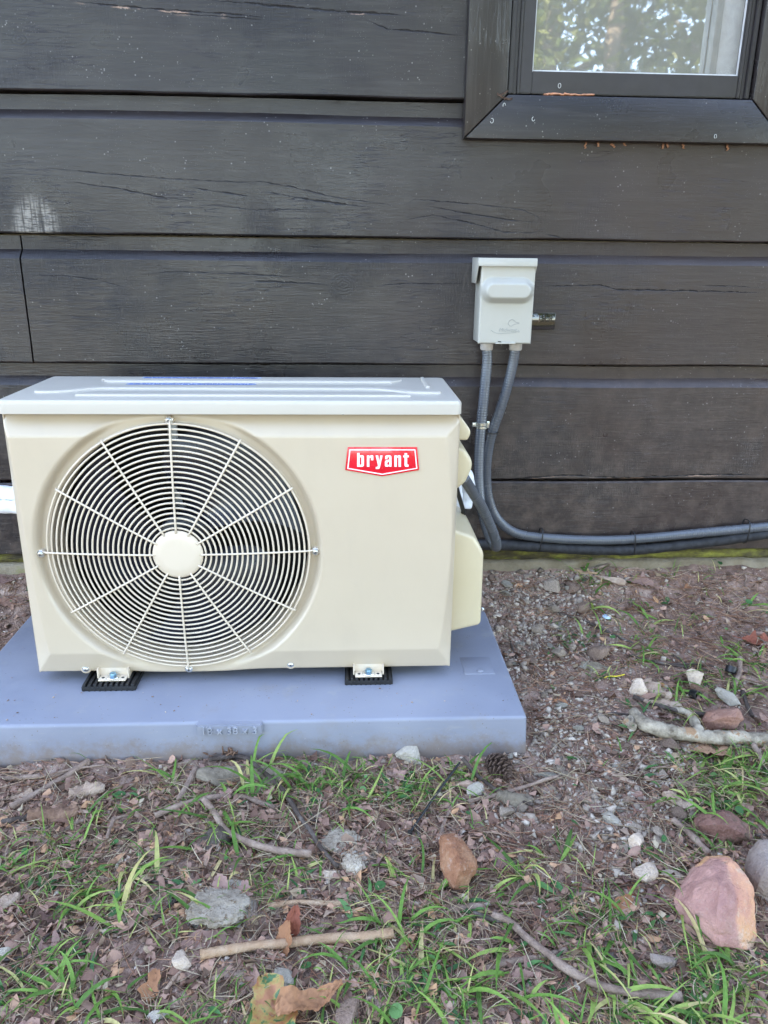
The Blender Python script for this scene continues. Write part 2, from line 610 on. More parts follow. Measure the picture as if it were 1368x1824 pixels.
def paint_wood(name, cracks=True, dust_and_bounce=True, grain_axis='x'):
    T = NT(name)
    tc = T.n('TexCoord').outputs['Object']
    sep = T.n('SeparateXYZ')
    T.L(tc, sep.inputs[0])
    X, Z = sep.outputs[0], sep.outputs[2]
    gs = (1, 1, 14) if grain_axis == 'x' else (14, 1, 1)
    vg = T.coord(scale=gs)
    v = T.coord()
    broad = T.noise(v, 2.3, 3)
    c = T.mix(T.mr(broad, .3, .7), (.0120, .0098, .0112), (.0250, .0198, .0198))
    # worn patches where the stain has gone flat, with the saw's cross texture in them
    saw = T.math('MULTIPLY', T.noise(T.coord(scale=(1, 1, 26)), 22, 3), T.noise(T.coord(scale=(22, 1, 2.5)), 18, 3))
    patch = T.mr(T.noise(T.coord(loc=(3, 1, 2)), 4.2, 4, .6), .50, .66)
    sawm = T.mr(saw, .18, .33)
    worn = T.math('MULTIPLY', patch, T.mr(saw, .20, .30, 1, .2))
    c = T.mix(T.math('MULTIPLY', worn, .8), c, (.010, .0088, .0098))
    streak = T.mr(T.noise(vg, 9, 5, .6), .45, .75)
    c = T.mix(T.math('MULTIPLY', streak, .34), c, (.056, .049, .048))
    hair = T.math('ABSOLUTE', T.math('SUBTRACT', T.noise(T.coord(scale=(1.1, 1, 17) if grain_axis == 'x' else (17, 1, 1.1)), 5, 3, .55, .3), .5))
    hair = T.math('MULTIPLY', T.mr(hair, .011, .001), T.mr(T.noise(T.coord(loc=(9, 2, 5)), 7, 3), .52, .62))
    c = T.mix(T.math('MULTIPLY', hair, .5), c, (.009, .007, .006))
    brown = 0.0 if not dust_and_bounce else T.mr(T.math('ADD', X, T.math('MULTIPLY', T.noise(v, 3, 4), .6)), .35, 1.2)  # wall browner to the right: warm bounced light put into the colour
    c = T.mix(T.math('MULTIPLY', brown, .65), c, T.mix(.5, c, (.085, .058, .047)))
    if dust_and_bounce:
        low = T.mr(Z, .75, .10)
        d = T.math('MULTIPLY', low, T.mr(T.noise(v, 30, 6, .7), .35, .75))
        c = T.mix(T.math('MULTIPLY', d, .6), c, (.125, .092, .074))
    # flecks of pollen, paint and dust
    fl = T.vor(v, 95)
    big = T.mr(T.noise(v, 23, 2), .55, .60)
    f1 = T.math('MULTIPLY', T.mr(fl, .16, .10), big)
    fl2 = T.math('MULTIPLY', T.mr(T.vor(v, 230), .17, .10), T.mr(T.noise(v, 31, 2), .50, .56))
    c = T.mix(T.math('MULTIPLY', f1, .30), c, (.42, .40, .38))
    c = T.mix(T.math('MULTIPLY', fl2, .20), c, (.36, .34, .33))
    h = T.math('MULTIPLY', T.noise(vg, 26, 6, .62), .9)
    h = T.math('ADD', h, T.math('MULTIPLY', sawm, T.math('MULTIPLY', patch, .5)))
    h = T.math('SUBTRACT', h, T.math('MULTIPLY', hair, .9))
    rough = T.mr(T.noise(v, 6, 4), .3, .7, .24, .40)
    rough = T.math('ADD', rough, T.math('MULTIPLY', worn, .15))
    if cracks:
        # a pale chalky scuff low on the second board and one orange chip
        sx_, sz_ = wall_pt(62, 385)
        dx = T.math('DIVIDE', T.math('SUBTRACT', X, sx_), .050)
        dz = T.math('DIVIDE', T.math('SUBTRACT', Z, sz_ - .022), .066)
        q = T.math('ADD', T.math('MULTIPLY', dx, dx), T.math('MULTIPLY', dz, dz))
        sm = T.mr(q, 1.1, .25)
        sm = T.math('MULTIPLY', sm, T.mr(T.noise(T.coord(scale=(1, 1, 9)), 60, 3), .30, .62))
        sm = T.math('MULTIPLY', sm, T.mr(T.noise(T.coord(scale=(9, 1, .6)), 22, 3), .30, .60))
        sm = T.math('MULTIPLY', sm, T.math('GREATER_THAN', Z, .7600))
        c = T.mix(T.math('MULTIPLY', sm, .62), c, (.40, .37, .33))
        # knots
        for (u, vv, r) in [(612, 506, .030), (905, 560, .02), (35, 70, .02)]:
            kx, kz = wall_pt(u, vv)
            dx = T.math('SUBTRACT', X, kx)
            dz = T.math('MULTIPLY', T.math('SUBTRACT', Z, kz), 1.25)
            rr = T.math('SQRT', T.math('ADD', T.math('MULTIPLY', dx, dx), T.math('MULTIPLY', dz, dz)))
            rr = T.math('ADD', rr, T.math('MULTIPLY', T.noise(v, 60, 3), .012))
            ring = T.math('MULTIPLY', T.math('SINE', T.math('MULTIPLY', rr, 900)), T.mr(rr, r * 1.4, r * .8))
            h = T.math('ADD', h, T.math('MULTIPLY', ring, .22))
            c = T.mix(T.math('MULTIPLY', T.mr(rr, r * 1.15, r * .95), .35), c, (.020, .018, .019))
        wob = T.math('MULTIPLY', T.math('SUBTRACT', T.noise(v, 55, 4, .7), .5), .006)
        ZZ = T.math('ADD', Z, wob)
        xn = T.math('DIVIDE', T.math('SUBTRACT', X, CX0), CXW)
        dark = None
        raw = None
        crk = T.noise(v, 42, 4, .7)
        for pts, hw, rw in CRACKS:
            P = [wall_pt(*p) for p in pts]
            fc = T.n('FloatCurve')
            cm = fc.mapping
            cu = cm.curves[0]
            cm.extend = 'HORIZONTAL'
            cu.points[0].location = ((P[0][0] - CX0) / CXW, (P[0][1] - CZ0) / CZW)
            cu.points[1].location = ((P[-1][0] - CX0) / CXW, (P[-1][1] - CZ0) / CZW)
            for p in P[1:-1]:
                cu.points.new((p[0] - CX0) / CXW, (p[1] - CZ0) / CZW)
            for p in cu.points:
                p.handle_type = 'VECTOR'
            cm.update()
            T.L(xn, fc.inputs['Value'])
            zc = T.math('MULTIPLY_ADD', fc.outputs[0], CZW, CZ0)
            dd = T.math('ABSOLUTE', T.math('SUBTRACT', ZZ, zc))
            x0, x1 = P[0][0], P[-1][0]
            e = min(.09, .35 * (x1 - x0))
            ext = T.math('MULTIPLY', T.mr(X, x0 - .004, x0 + e), T.mr(X, x1 + .004, x1 - e))
            wid = T.math('MULTIPLY', T.math('MULTIPLY', ext, hw * .0013), T.mr(crk, .36, .64, .25, 1.5))
            k = T.math('SUBTRACT', 1.0, T.math('DIVIDE', dd, T.math('MAXIMUM', wid, 1e-5)), clamp=True)
            k = T.math('MULTIPLY', T.mr(k, 0, .7), T.mr(ext, 0, .05))
            dark = k if dark is None else T.math('MAXIMUM', dark, k)
            if rw > 0:
                off = T.math('ABSOLUTE', T.math('SUBTRACT', T.math('SUBTRACT', ZZ, zc), -.0022))
                kr = T.math('MULTIPLY', T.mr(off, .0020, .0006), T.math('MULTIPLY', T.mr(T.noise(v, 18, 4), .50, .62), ext))
                kr = T.math('MULTIPLY', kr, rw)
                raw = kr if raw is None else T.math('MAXIMUM', raw, kr)
        c = T.mix(raw, c, (.42, .27, .19))
        c = T.mix(dark, c, (.006, .0045, .004))
        h = T.math('SUBTRACT', h, T.math('MULTIPLY', dark, 3.5))
        rough = T.math('ADD', rough, T.math('MULTIPLY', dark, .4))
    T.set(color=c, rough=rough, spec=.5, normal=T.bump(h, .42, .0014))
    return T.m
M['plank'] = paint_wood('dark_stained_timber')
M['trim'] = paint_wood('dark_stained_trim', cracks=False, dust_and_bounce=False)
M['trim_v'] = paint_wood('dark_stained_upright_trim', cracks=False, dust_and_bounce=False, grain_axis='z')
M['sash'] = plain('dark_bronze_vinyl', (.030, .026, .027), .42, var=.1, scale=30)
M['spline'] = plain('pale_screen_edge', (.55, .55, .56), .5)
M['liner'] = plain('white_vinyl_liner', (.80, .80, .82), .4)
M['room'] = plain('dim_room_wall', (.24, .20, .14), .7)
M['rawwood'] = plain('raw_splintered_wood', (.52, .24, .13), .7, var=.4, scale=140)

T = NT('mossy_timber')
v = T.coord()
c = T.ramp(T.noise(T.coord(scale=(1, 1, 3)), 16, 6, .65), [(.30, (.028, .022, .015)), (.44, (.075, .062, .026)), (.54, (.15, .14, .030)), (.66, (.26, .26, .045))])
T.set(color=c, rough=.85, normal=T.bump(T.noise(v, 120, 6, .7), .8, .004))
M['moss'] = T.m
T = NT('weathered_concrete')
v = T.coord()
c = T.ramp(T.noise(v, 12, 6, .65), [(.25, (.11, .085, .055)), (.45, (.21, .17, .11)), (.6, (.28, .235, .165)), (.72, (.20, .19, .06))])
T.set(color=c, rough=.9, normal=T.bump(T.noise(v, 150, 6, .7), .9, .004))
M['footing'] = T.m

# window glass: coated pane, mirrors the trees; insect screen: woven wire, open between
def glass_mat():
    T = NT('coated_pane')
    gl = T.n('BsdfGlossy')
    gl.inputs['Roughness'].default_value = .02
    gl.inputs['Color'].default_value = (.95, .97, 1, 1)
    tr = T.n('BsdfTransparent')
    tr.inputs['Color'].default_value = (.80, .84, .80, 1)
    mx = T.n('MixShader')
    mx.inputs[0].default_value = .88
    T.L(tr.outputs[0], mx.inputs[1])
    T.L(gl.outputs[0], mx.inputs[2])
    nb = T.bump(T.noise(T.coord(), 3.5, 2), .05, .01)
    T.L(nb, gl.inputs['Normal'])
    T.L(mx.outputs[0], T.out.inputs[0])
    return T.m
M['pane'] = glass_mat()
def screen_mat():
    T = NT('insect_screen')
    T.set(color=(.34, .325, .28), rough=.5)
    tr = T.n('BsdfTransparent')
    a = T.n('TexWave', wave_type='BANDS', bands_direction='X')
    b = T.n('TexWave', wave_type='BANDS', bands_direction='Z')
    vv = T.coord(rot=(0, math.radians(1.2), 0))
    for q in (a, b):
        q.inputs['Scale'].default_value = 190
        T.L(vv, q.inputs['Vector'])
    wv = T.math('MAXIMUM', a.outputs['Fac'], b.outputs['Fac'])
    cov = T.mr(wv, .74, .96, .08, .62)
    mx = T.n('MixShader')
    T.L(cov, mx.inputs[0])
    T.L(tr.outputs[0], mx.inputs[1])
    T.L(T.b.outputs[0], mx.inputs[2])
    T.L(mx.outputs[0], T.out.inputs[0])
    return T.m
M['screen'] = screen_mat()

# soil
T = NT('soil')
v = T.coord()
n1 = T.noise(v, 6, 6, .62)
n2 = T.noise(T.coord(loc=(4, 2, 1)), 38, 7, .68)
n3 = T.noise(v, 190, 5, .7)
c = T.ramp(n2, [(.20, (0.110, 0.070, 0.049)), (.42, (0.248, 0.163, 0.125)), (.58, (0.390, 0.276, 0.218)), (.78, (0.547, 0.428, 0.347))])
c = T.mix(T.mr(n1, .42, .62), c, T.ramp(n2, [(.25, (0.076, 0.048, 0.036)), (.5, (0.207, 0.129, 0.097)), (.75, (0.376, 0.257, 0.205))]))
grit = T.mr(n3, .58, .72)
c = T.mix(T.math('MULTIPLY', grit, .5), c, (.36, .30, .255))
sp = T.math('MULTIPLY', T.mr(T.vor(v, 320), .30, .12), T.mr(T.noise(v, 60, 2), .52, .6))
c = T.mix(T.math('MULTIPLY', sp, .8), c, (.028, .018, .012))
pale = None
for (u, vv, r) in [(392, 1612, .060), (628, 1515, .045)]:
    p = on_z(u, vv, -.08)
    sep = T.n('SeparateXYZ')
    T.L(v, sep.inputs[0])
    dx = T.math('SUBTRACT', sep.outputs[0], p[0])
    dy = T.math('SUBTRACT', sep.outputs[1], p[1])
    rr = T.math('SQRT', T.math('ADD', T.math('MULTIPLY', dx, dx), T.math('MULTIPLY', dy, dy)))
    rr = T.math('ADD', rr, T.math('MULTIPLY', T.noise(v, 45, 5, .7), .05))
    k = T.mr(rr, r + .022, r - .004)
    pale = k if pale is None else T.math('MAXIMUM', pale, k)
c = T.mix(T.math('MULTIPLY', pale, T.mr(n2, .3, .5, .45, .9)), c, T.ramp(n3, [(.3, (.30, .26, .20)), (.7, (.56, .52, .45))]))
hh = T.math('ADD', T.math('MULTIPLY', n2, 1.2), T.math('ADD', T.math('MULTIPLY', n3, .55), T.math('MULTIPLY', T.vor(v, 260), .35)))
sepg = T.n('SeparateXYZ')
T.L(v, sepg.inputs[0])
# unseen ground beyond the view, darkened as forest floor to cut sunlit bounce
bounce_cut = T.math('MAXIMUM', T.mr(sepg.outputs[1], -1.3, -2.2), T.mr(T.math('ABSOLUTE', T.math('SUBTRACT', sepg.outputs[0], .25)), 1.8, 2.8))
ff = T.ramp(T.noise(T.coord(), 3.0, 6, .65), [(.3, (.055, .040, .024)), (.5, (.10, .075, .042)), (.65, (.075, .085, .030))])
c = T.mix(bounce_cut, c, ff)
T.set(color=c, rough=.92, spec=.2, normal=T.bump(hh, 1.0, .0055))
M['soil'] = T.m

def stone_mat(name, stops, scale=18, spots=None, moss=0.0, bump=.7, flank=None):
    T = NT(name)
    v = T.coord()
    c = T.ramp(T.noise(v, scale, 6, .65), stops)
    if spots:
        s = T.mr(T.noise(T.coord(loc=(2, 5, 1)), scale * 2.2, 5, .7), .55, .66)
        c = T.mix(s, c, spots)
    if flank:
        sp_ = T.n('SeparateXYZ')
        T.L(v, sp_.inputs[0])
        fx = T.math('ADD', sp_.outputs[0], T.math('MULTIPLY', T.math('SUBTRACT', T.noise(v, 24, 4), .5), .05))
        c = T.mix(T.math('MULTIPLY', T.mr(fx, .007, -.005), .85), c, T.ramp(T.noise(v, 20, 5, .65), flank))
    c = T.mix(T.math('MULTIPLY', T.mr(T.noise(v, 220, 3), .58, .72), .18), c, (.42, .37, .32))
    # tint each stone
    hs = T.n('HueSaturation')
    T.put(hs.inputs['Value'], T.mr(objrand(T), 0, 1, .72, 1.22, False))
    T.L(c, hs.inputs['Color'])
    c = hs.outputs[0]
    if moss:
        m = T.mr(T.noise(v, 30, 5, .7), .52, .62)
        c = T.mix(T.math('MULTIPLY', m, moss), c, (.035, .040, .018))
    T.set(color=c, rough=.85, spec=.3, normal=T.bump(T.math('ADD', T.noise(v, 70, 6, .7), T.math('ADD', T.math('MULTIPLY', T.noise(v, 260, 3), .45), T.math('MULTIPLY', T.vor(v, 60), .35))), bump * 1.4, .0045))
    return T.m
M['stone_grey'] = stone_mat('grey_stone', [(.25, (0.307, 0.239, 0.189)), (.5, (0.504, 0.397, 0.304)), (.75, (0.682, 0.544, 0.414))])
M['stone_pale'] = stone_mat('pale_stone', [(.25, (0.274, 0.244, 0.197)), (.5, (0.412, 0.363, 0.295)), (.75, (0.529, 0.474, 0.389))])
M['stone_brown'] = stone_mat('brown_stone', [(.25, (0.223, 0.146, 0.105)), (.5, (0.371, 0.256, 0.191)), (.75, (0.496, 0.368, 0.280))])
M['stone_dark'] = stone_mat('dark_stone', [(.25, (.055, .042, .034)), (.5, (.10, .078, .064)), (.75, (.17, .14, .12))], moss=.35)
M['rock_orange'] = stone_mat('orange_rock', [(.28, (0.177, 0.073, 0.039)), (.45, (0.301, 0.142, 0.077)), (.6, (0.363, 0.201, 0.115)), (.75, (0.319, 0.174, 0.067))], 26, (0.372, 0.238, 0.172))
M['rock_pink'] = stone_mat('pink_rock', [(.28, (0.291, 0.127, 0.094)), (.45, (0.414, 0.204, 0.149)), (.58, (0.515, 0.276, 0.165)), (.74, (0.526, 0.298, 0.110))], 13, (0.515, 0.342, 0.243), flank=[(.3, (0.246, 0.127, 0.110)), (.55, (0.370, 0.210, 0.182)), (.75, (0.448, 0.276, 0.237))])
M['rock_tan'] = stone_mat('tan_grey_rock', [(.25, (.20, .15, .13)), (.5, (.30, .24, .205)), (.75, (.38, .31, .27))], 14)
M['rock_mossy'] = stone_mat('dark_red_rock', [(.25, (0.112, 0.052, 0.042)), (.5, (0.250, 0.129, 0.099)), (.75, (0.413, 0.246, 0.191))], 14, (0.062, 0.043, 0.039), .6)
M['rock_red'] = stone_mat('red_brown_rock', [(.25, (.22, .10, .065)), (.5, (.34, .185, .135)), (.75, (.41, .26, .20))], 20)
M['mortar'] = stone_mat('mortar', [(.25, (0.254, 0.197, 0.136)), (.5, (0.411, 0.343, 0.263)), (.75, (0.528, 0.461, 0.372))], 45, (0.235, 0.169, 0.109), 0, 1.0)

def litter_mat(name, stops, rough=.8, trans=.0, veins=False, per='island', bumps=.3):
    T = NT(name)
    f = island(T) if per == 'island' else objrand(T)
    c = T.ramp(f, stops)
    v = T.coord()
    c = T.mix(T.math('MULTIPLY', T.mr(T.noise(v, 130, 5, .65), .42, .65), .45), c, T.mix(.5, c, (.045, .026, .018)))
    T.set(color=c, rough=rough, spec=.25, normal=T.bump(T.noise(v, 240, 4), bumps, .001))
    if trans:
        td = T.n('BsdfTranslucent')
        T.L(c, td.inputs[0])
        mx = T.n('MixShader')
        mx.inputs[0].default_value = trans
        T.L(T.b.outputs[0], mx.inputs[1])
        T.L(td.outputs[0], mx.inputs[2])
        T.L(mx.outputs[0], T.out.inputs[0])
    return T.m
M['grass'] = litter_mat('grass_blade', [(0, (0.068, 0.138, 0.029)), (.35, (0.130, 0.255, 0.047)), (.65, (0.218, 0.352, 0.073)), (.84, (0.368, 0.456, 0.119)), (.92, (0.547, 0.496, 0.199)), (1, (0.656, 0.496, 0.265))], .6, .3)
M['weed'] = litter_mat('weed_leaf', [(0, (.035, .10, .035)), (.5, (.07, .18, .055)), (1, (.15, .28, .09))], .5, .25)
M['needle'] = litter_mat('pine_needle', [(0, (0.165, 0.072, 0.041)), (.35, (0.319, 0.157, 0.093)), (.7, (0.437, 0.256, 0.157)), (1, (0.543, 0.372, 0.244))], .6)
M['straw'] = litter_mat('dry_straw', [(0, (0.246, 0.165, 0.099)), (.5, (0.414, 0.309, 0.199)), (1, (0.560, 0.463, 0.320))], .7, .1)
M['litter'] = litter_mat('leaf_crumb', [(0, (0.099, 0.053, 0.037)), (.3, (0.221, 0.127, 0.093)), (.55, (0.337, 0.209, 0.156)), (.8, (0.442, 0.276, 0.205)), (1, (0.534, 0.303, 0.156))], .75)
M['crumb'] = litter_mat('soil_crumb', [(0, (0.133, 0.082, 0.057)), (.3, (0.293, 0.192, 0.143)), (.6, (0.439, 0.311, 0.239)), (.85, (0.559, 0.440, 0.353)), (1, (0.665, 0.571, 0.479))], .9)
M['pebble'] = litter_mat('pebble', [(0, (0.164, 0.125, 0.097)), (.35, (0.305, 0.245, 0.195)), (.7, (0.433, 0.359, 0.287)), (1, (0.586, 0.500, 0.409))], .85, bumps=.6)
M['chip'] = litter_mat('bark_chip', [(0, (0.070, 0.042, 0.029)), (.5, (0.190, 0.121, 0.084)), (1, (0.340, 0.242, 0.176))], .85)
M['leaf_brown'] = litter_mat('brown_dead_leaf', [(0, (0.168, 0.099, 0.083)), (.4, (0.280, 0.171, 0.143)), (.75, (0.381, 0.237, 0.193)), (1, (0.470, 0.276, 0.165))], .7, .12, per='obj')
M['leaf_red'] = litter_mat('red_brown_leaf', [(0, (.24, .075, .045)), (1, (.30, .10, .06))], .65, .12, per='obj')
M['leaf_orange'] = litter_mat('orange_brown_leaf', [(0, (.33, .155, .075)), (1, (.40, .20, .10))], .65, .12, per='obj')
M['leaf_mauve'] = litter_mat('mauve_brown_leaf', [(0, (0.269, 0.163, 0.129)), (1, (0.355, 0.220, 0.169))], .7, .1, per='obj')
T = NT('turning_leaf')
v = T.coord()
f = T.noise(v, 75, 4, .6)
c = T.ramp(f, [(.40, (.34, .14, .06)), (.47, (.36, .20, .06)), (.54, (.34, .25, .07)), (.60, (.06, .14, .05)), (.8, (.05, .11, .045))])
T.set(color=c, rough=.5, normal=T.bump(T.noise(v, 200, 4), .3, .001))
M['leaf_turning'] = T.m

def bark_mat(name, stops, sc=(1, 1, 1), scale=40, patch=None):
    T = NT(name)
    v = T.coord(scale=sc)
    c = T.ramp(T.noise(v, scale, 6, .68), stops)
    if patch:
        c = T.mix(T.mr(T.noise(T.coord(loc=(7, 3, 1)), 34, 5, .7), .54, .60), c, patch)
    T.set(color=c, rough=.85, spec=.2, normal=T.bump(T.noise(v, scale * 3, 6, .7), 1.0, .0045))
    return T.m
M['twig'] = bark_mat('grey_brown_twig', [(.25, (0.115, 0.079, 0.059)), (.5, (0.265, 0.189, 0.147)), (.75, (0.437, 0.338, 0.266))])
M['twig_dark'] = bark_mat('dark_twig', [(.25, (.030, .022, .018)), (.5, (.085, .065, .055)), (.75, (.19, .16, .14))])
M['stick_tan'] = bark_mat('bare_tan_stick', [(.25, (.26, .15, .085)), (.5, (.42, .275, .17)), (.75, (.52, .38, .26))])
M['birch'] = bark_mat('lichened_bark', [(.28, (0.095, 0.071, 0.048)), (.45, (0.285, 0.239, 0.179)), (.6, (0.456, 0.389, 0.296)), (.8, (0.551, 0.477, 0.365))], patch=(0.342, 0.210, 0.121))
M['bark'] = bark_mat('grey_bark_plate', [(.25, (0.110, 0.088, 0.063)), (.5, (0.210, 0.172, 0.126)), (.75, (0.300, 0.251, 0.189))])
M['bark_brown'] = bark_mat('brown_bark_plate', [(.25, (.09, .05, .032)), (.5, (.21, .125, .085)), (.75, (.34, .22, .15))])
M['wood_pale'] = bark_mat('pale_torn_wood', [(.25, (0.281, 0.185, 0.126)), (.5, (0.429, 0.311, 0.231)), (.75, (0.515, 0.407, 0.315))], (1, 1, 1), 60)
M['cone'] = bark_mat('pine_cone_scale', [(.25, (.035, .022, .017)), (.5, (.10, .065, .05)), (.75, (.22, .16, .13))])
M['trunk'] = bark_mat('tree_trunk_bark', [(.25, (.14, .11, .08)), (.5, (.26, .21, .16)), (.75, (.36, .30, .24))], (1, 1, .25), 6)
M['crown'] = litter_mat('tree_leaf', [(0, (.07, .11, .022)), (.5, (.14, .18, .045)), (1, (.26, .27, .085))], .5, .4)
M['shell_case'] = plain('orange_insect_case', (.30, .15, .085), .7, var=.3)
M['casing_white'] = plain('white_insect_case', (0.450, 0.450, 0.423), .7, var=.2)

# ------------------------------------------------------------------ the ground, one sheet to the horizon
def axis_lines(lo, hi, step, far, grow=1.45):
    core = np.arange(lo, hi + step * .5, step)
    a, s, x = [], step, lo
    while x > -far:
        s *= grow
        x -= s
        a.append(x)
    b, s, x = [], step, hi
    while x < far:
        s *= grow
        x += s
        b.append(x)
    return np.r_[a[::-1], core, b]
gx = axis_lines(-.72, 1.22, .0042, 120)
gy = axis_lines(-.78, .44, .0042, 120)
GX, GY = np.meshgrid(gx, gy)
GZ = ground_h(GX, GY)
GZ = np.where((GY > .47), -.05, GZ)
nx, ny = len(gx), len(gy)
I = np.arange(nx * ny).reshape(ny, nx)
Q = np.stack([I[:-1, :-1], I[:-1, 1:], I[1:, 1:], I[1:, :-1]], -1).reshape(-1, 4)
g = link('ground', quick_mesh('ground', np.stack([GX, GY, GZ], -1).reshape(-1, 3), Q, M['soil']))
g['kind'] = 'structure'

# ------------------------------------------------------------------ the cabin
W = .41
cab = root('cabin', (.25, W, .05))
tag(cab, 'cabin wall of dark brown-black horizontal planks with a window at upper right', 'cabin')

def plank_mesh(x0, x1, zb, zt, full=True, seed=0):
    """one plank: lower face, bevel and set-back upper tongue; a little wavy along its length"""
    h = zt - zb
    if full:
        prof = [(W + .055, zb), (W + .002, zb + .0005), (W, zb + .003), (W, zb + .05), (W, zb + .10), (W, zb + .15), (W, zb + h - .0445),
                (W + .0012, zb + h - .0425), (W + .0150, zb + h - .0290), (W + .0168, zb + h - .0270), (W + .0168, zb + h - .0015), (W + .055, zb + h - .0015)]
    else:
        prof = [(W + .055, zb), (W + .002, zb + .0005), (W, zb + .003), (W, zb + h * .5), (W, zb + h - .006), (W + .003, zb + h - .003), (W + .055, zb + h - .003)]
    n = max(2, int((x1 - x0) / .03))
    xs = np.linspace(x0, x1, n + 1)
    V, Fc = [], []
    m = len(prof)
    for x in xs:
        for k, (y, z) in enumerate(prof):
            dz = .0016 * float(vnoise(x * 4 + seed * 5, zb * 9)) if 0 < k < m - 1 else 0
            dy = .0014 * float(vnoise(x * 3 + seed, z * 14, 2)) if 0 < k < m - 1 else 0
            if k in (1, 2):
                dz = .0012 * float(vnoise(x * 18 + seed * 3, 4.4)) + .001
            V.append((x, y + dy, z + dz))
    for i in range(n):
        for k in range(m - 1):
            a = i * m + k
            Fc.append((a, a + m, a + m + 1, a + 1))
    Fc.append(tuple(range(m)))
    Fc.append(tuple(range(n * m, (n + 1) * m))[::-1])
    me = mesh('plank', V, Fc, M['plank'])
    bm = bmesh.new()
    bm.from_mesh(me)
    bmesh.ops.recalc_face_normals(bm, faces=list(bm.faces))
    bm.to_mesh(me)
    bm.free()
    return smooth_by_angle(me, 25)

JO = [.090, .2590, .5095, .7593, 1.0083]
while JO[-1] < 3.0:
    JO.append(JO[-1] + .2493)
XL, XR = -2.6, 3.6
for i in range(len(JO) - 1):
    zb, zt = JO[i], JO[i + 1]
    if abs(zb - .5095) < 1e-6:
        spans = [(XL, -.4595), (-.4563, XR)]
    elif 1.0 < zb < 1.9:
        spans = [(XL, .448), (1.012, XR)]
    else:
        spans = [(XL, XR)]
    for k, (a, b) in enumerate(spans):
        link('plank', plank_mesh(a, b, zb, zt - .0012, full=(i != 0), seed=i * 3 + k), cab)
# backing behind the planks, left open at the window; roof and rear, unseen, added to block the sun and close the room
bk = bmesh.new()
def add_box(bm, lo, hi):
    r = bmesh.ops.create_cube(bm, size=1)
    for v in r['verts']:
        v.co = Vector([(v.co[i] + .5) * (hi[i] - lo[i]) + lo[i] for i in range(3)])
WX0, WX1, WZ0, WZ1 = .474, .975, 1.0, 1.98
y0, y1 = W + .057, W + .14
add_box(bk, (XL, y0, .10), (WX0, y1, 3.0))
add_box(bk, (WX1, y0, .10), (XR, y1, 3.0))
add_box(bk, (WX0, y0 - .012, .10), (WX1, y1, WZ0))
add_box(bk, (WX0, y0, WZ1), (WX1, y1, 3.0))
add_box(bk, (XL, y1, .0), (XL + .1, y1 + 5, 3.0))
add_box(bk, (XR - .1, y1, .0), (XR, y1 + 5, 3.0))
add_box(bk, (XL, y1 + 5, .0), (XR, y1 + 5.1, 3.0))
add_box(bk, (XL + .1, y1, .0), (XR - .1, y1 + 5, .2))
me = bpy.data.meshes.new('wall_core')
bk.to_mesh(me)
bk.free()
link('wall_core', me, cab, M['room'])
rf = prism_mesh('sun_block_roof', [(W - .08, 2.99), (W + 2.7, 4.6), (W + 5.5, 2.99), (W + 5.5, 2.86), (W + 2.7, 4.46), (W - .08, 2.86)], XL - .3, XR + .3, M['trim'], axis='x')  # unseen cover over the room, added to block sun and light leaks
link('sun_block_roof', rf, cab)
link('ceiling', box_mesh('ceiling', (XL + .1, y1, 2.7), (XR - .1, y1 + 5, 2.8), M['room']), cab)
# sill beam with moss and the footing below
def rough_bar(name, x0, x1, ya, yb, za, zb, mat, amp, seed):
    n, m = int((x1 - x0) / .012), 10
    V, Fc = [], []
    prof = [(yb, za), (ya, za), (ya, za + (zb - za) * .3), (ya, za + (zb - za) * .6), (ya, zb - .006), (ya + .006, zb), (yb, zb)]
    m = len(prof)
    for i in range(n + 1):
        x = x0 + (x1 - x0) * i / n
        for k, (y, z) in enumerate(prof):
            d = amp * float(fbm(x + seed, z + k * .31, 22, 3, seed)) if 0 < k < m - 1 else 0
            V.append((x, y + d, z + d * .6 * (k > 2)))
    for i in range(n):
        for k in range(m - 1):
            a = i * m + k
            Fc.append((a, a + m, a + m + 1, a + 1))
    return mesh(name, V, Fc, mat)
link('sill_beam', rough_bar('sill_beam', -2.4, 3.0, W + .012, W + .13, .066, .0878, M['moss'], .004, 1), cab)
link('footing', rough_bar('footing', -2.4, 3.0, W - .004, W + .13, -.06, .0655, M['footing'], .0055, 4), cab)

# window
win = empty('window')
win['_at'] = (0, 0, 0)
win.parent = cab
win.location = -Vector((.25, W, .05))
TY = .385            # front of the casing
il, ir, zi = .4837, .9526, 1.0165
ol, orr, zo = .4045, 1.0320, .9392
ztop = 2.0
e = .0012
def casing(name, pts, mat):
    link('casing', prism_mesh('casing', pts, TY, W + .004, mat, .0025, 2), win)
casing('casing', [(ol, ztop + .08), (ol, zo), (il - e * .6, zi - e), (il - e * .6, ztop)], M['trim_v'])
casing('casing', [(ol + e * 1.6, zo), (orr - e * 1.6, zo), (ir - e, zi - e * 1.4), (il + e, zi - e * 1.4)], M['trim'])
casing('casing', [(orr, zo), (orr, ztop + .08), (ir + e * .6, ztop), (ir + e * .6, zi - e)], M['trim_v'])
casing('casing', [(il + e, ztop + e), (ir - e, ztop + e), (orr - e, ztop + .08), (ol + e, ztop + .08)], M['trim'])
